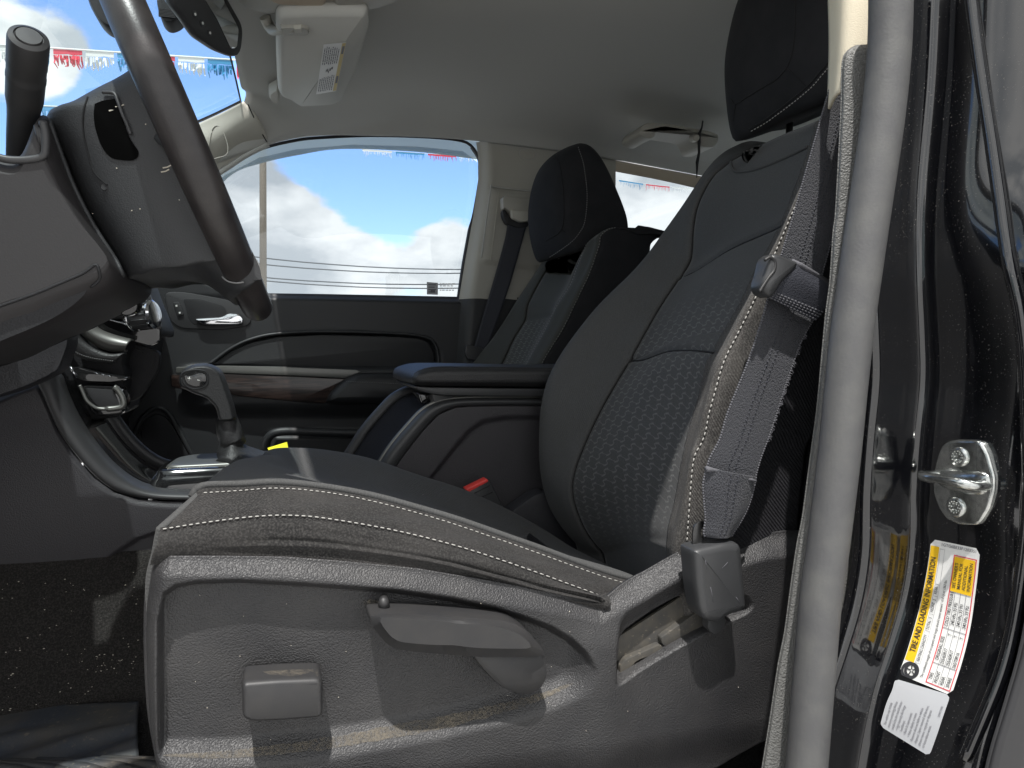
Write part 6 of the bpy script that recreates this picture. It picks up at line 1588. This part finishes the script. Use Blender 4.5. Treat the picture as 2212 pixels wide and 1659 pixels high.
kn_ = loft('shift_knob', [[p+Vector((0, Y, 0)) for p in inset_loop(gr_, d)] for Y, d in ((-.027, .0062), (-.0255, .0046), (-.021, .0026), (-.012, .0008), (0, 0), (.012, .0008), (.021, .0026), (.0255, .0046), (.027, .0062))], M['vinyl'], gs, n=90, nv=36)
bt_ = [(396, 814), (400, 807), (415, 803), (434, 803), (443, 808), (446, 818), (442, 830), (424, 836), (408, 831), (400, 824)]
bp_ = plate('shift_button', bt_, Yg-.0300, .010, M['gloss'], gs, smooth=True, b=.002)
tube('button_ring', resample(PP([(392, 814), (396, 805), (412, 800), (436, 800), (447, 806), (450, 818), (445, 833), (424, 840), (406, 836), (396, 826)], Yg-.0275), 60, True), .0012, M['rubber'], gs, n=6)
for s in (((405, 817), (413, 819)), ((409.5, 814), (408.5, 822)), ((426, 821), (432, 822))): tube('shift_mark', [P(*s[0], Yg-.0304), P(*s[1], Yg-.0304)], .0006, M['mark'], bp_, n=6)
# collar and boot
cl1 = [P(480, 904, Yg), P(483, 912, Yg), P(488, 925, Yg), P(490, 950, Yg), P(492, 972, Yg), P(500, 992, Yg)]
V = []; sect = [(473, 512, 898), (467, 515, 908), (467, 521, 922), (469, 527, 938), (472, 530, 952), (474, 524, 960), (471, 534, 968), (469, 556, 977), (468, 580, 984), (468, 610, 990), (468, 640, 1000)]
L_s = []
for i, (a, b, y) in enumerate(sect):
    p0_, p1_ = P(a, y, Yg), P(b, y, Yg); c = (p0_+p1_)/2; rx = (p1_-p0_).length/2; ry = min(rx, .022+.003*i)
    o = []
    for k in range(40):
        an = 2*math.pi*k/40; w_ = 1+.05*math.sin(an*5+i*1.7)*min(i/4, 1)
        o.append(Vector((c.x+rx*math.cos(an)*w_, Yg+ry*math.sin(an)*w_, c.z+.003*math.sin(an*3+i)*min(i/5, 1))))
    L_s.append(o)
m = len(L_s); ns = 40
colz = [cr_eval([L_s[j][i] for j in range(m)], 60) for i in range(ns)]
V = [colz[i][j] for j in range(60) for i in range(ns)]; Fc = [(j*ns+i, j*ns+(i+1) % ns, (j+1)*ns+(i+1) % ns, (j+1)*ns+i) for j in range(59) for i in range(ns)]
mesh('leather_boot', V, Fc, M['vinyl'], gs)
tube('boot_collar', [P(472+40*t, 908-7*math.sin(t*3.14)+0-4*t, Yg-.0235*math.sin(t*3.14)) for t in rng(0, 1, 16)], .0013, M['rubber'], gs, n=6)
lathe('boot_snap', P(487, 981, Yg-.024), Vector((0, -1, 0)), [(.0018, 0), (.0016, .0008), (.0005, .001)], M['steel'], gs, n=10)
# yellow card and small orange crumb
yn = thing('yellow_card', 'small bright yellow card on the console behind the shifter', 'card', tuple(P(600, 970, 1.30)))
yc = [P(578, 968, 1.33), P(620, 955, 1.33), P(624, 974, 1.32), P(586, 984, 1.30)]
puff('card_sheet', yc, (Vector((0, 1, .2))).normalized(), [(0, 0), (0, .0012)], M['note'], yn, auto=30)
for k in range(3): tube('card_print', [P(588+k*9, 974-k*2.4, 1.3285), P(594+k*9, 972.4-k*2.4, 1.3285)], .0006, M['ink'], yn, n=4)

# ================================================================ opened driver's door, ahead and outside: seen only as a reflection
dd = thing('open_driver_door', 'opened black driver door seen only reflected in the glossy pillar', 'door', (-.62, .42, CZ-.4))
hx, hy = -.60, .43; ux, uy = -.42, -.907
def dp_(s, z, o=0): return Vector((hx+ux*s-uy*o*-1, hy+uy*s+ux*o*-1, CZ+z))
puff('door_shell', round_poly([dp_(s, z) for s, z in ((0, -.55), (1.05, -.55), (1.1, -.2), (1.08, .02), (.5, .03), (0, .05))], .05), Vector((-uy*-1, ux*1, 0)).normalized()*1.0, [(.03, 0), (0, .02), (0, .07), (.02, .08)], M['door'], dd)
tube('window_frame', resample([dp_(0, .05), dp_(.25, .30), dp_(.55, .48), (dp_(.95, .50)), dp_(1.04, .4), dp_(1.08, .02)], 40), .022, M['paint'], dd, n=10)
puff('door_glass', [dp_(s, z) for s, z in ((.05, .05), (.27, .28), (.56, .45), (.94, .47), (1.03, .38), (1.06, .03))], Vector((uy, -ux, 0))*-1, [(0, 0), (0, .004)], M['glass'], dd)
mc = dp_(.16, .13)+Vector((-.13, .02, 0))
loft('side_mirror', [[mc+Vector((dx, s*math.cos(t)*.115, s*math.sin(t)*.085)) for t in rng(0, 5.9, 16)] for dx, s in ((.05, .82), (.045, .95), (.02, 1), (-.03, .85), (-.06, .4))], M['paint'], dd, n=40)
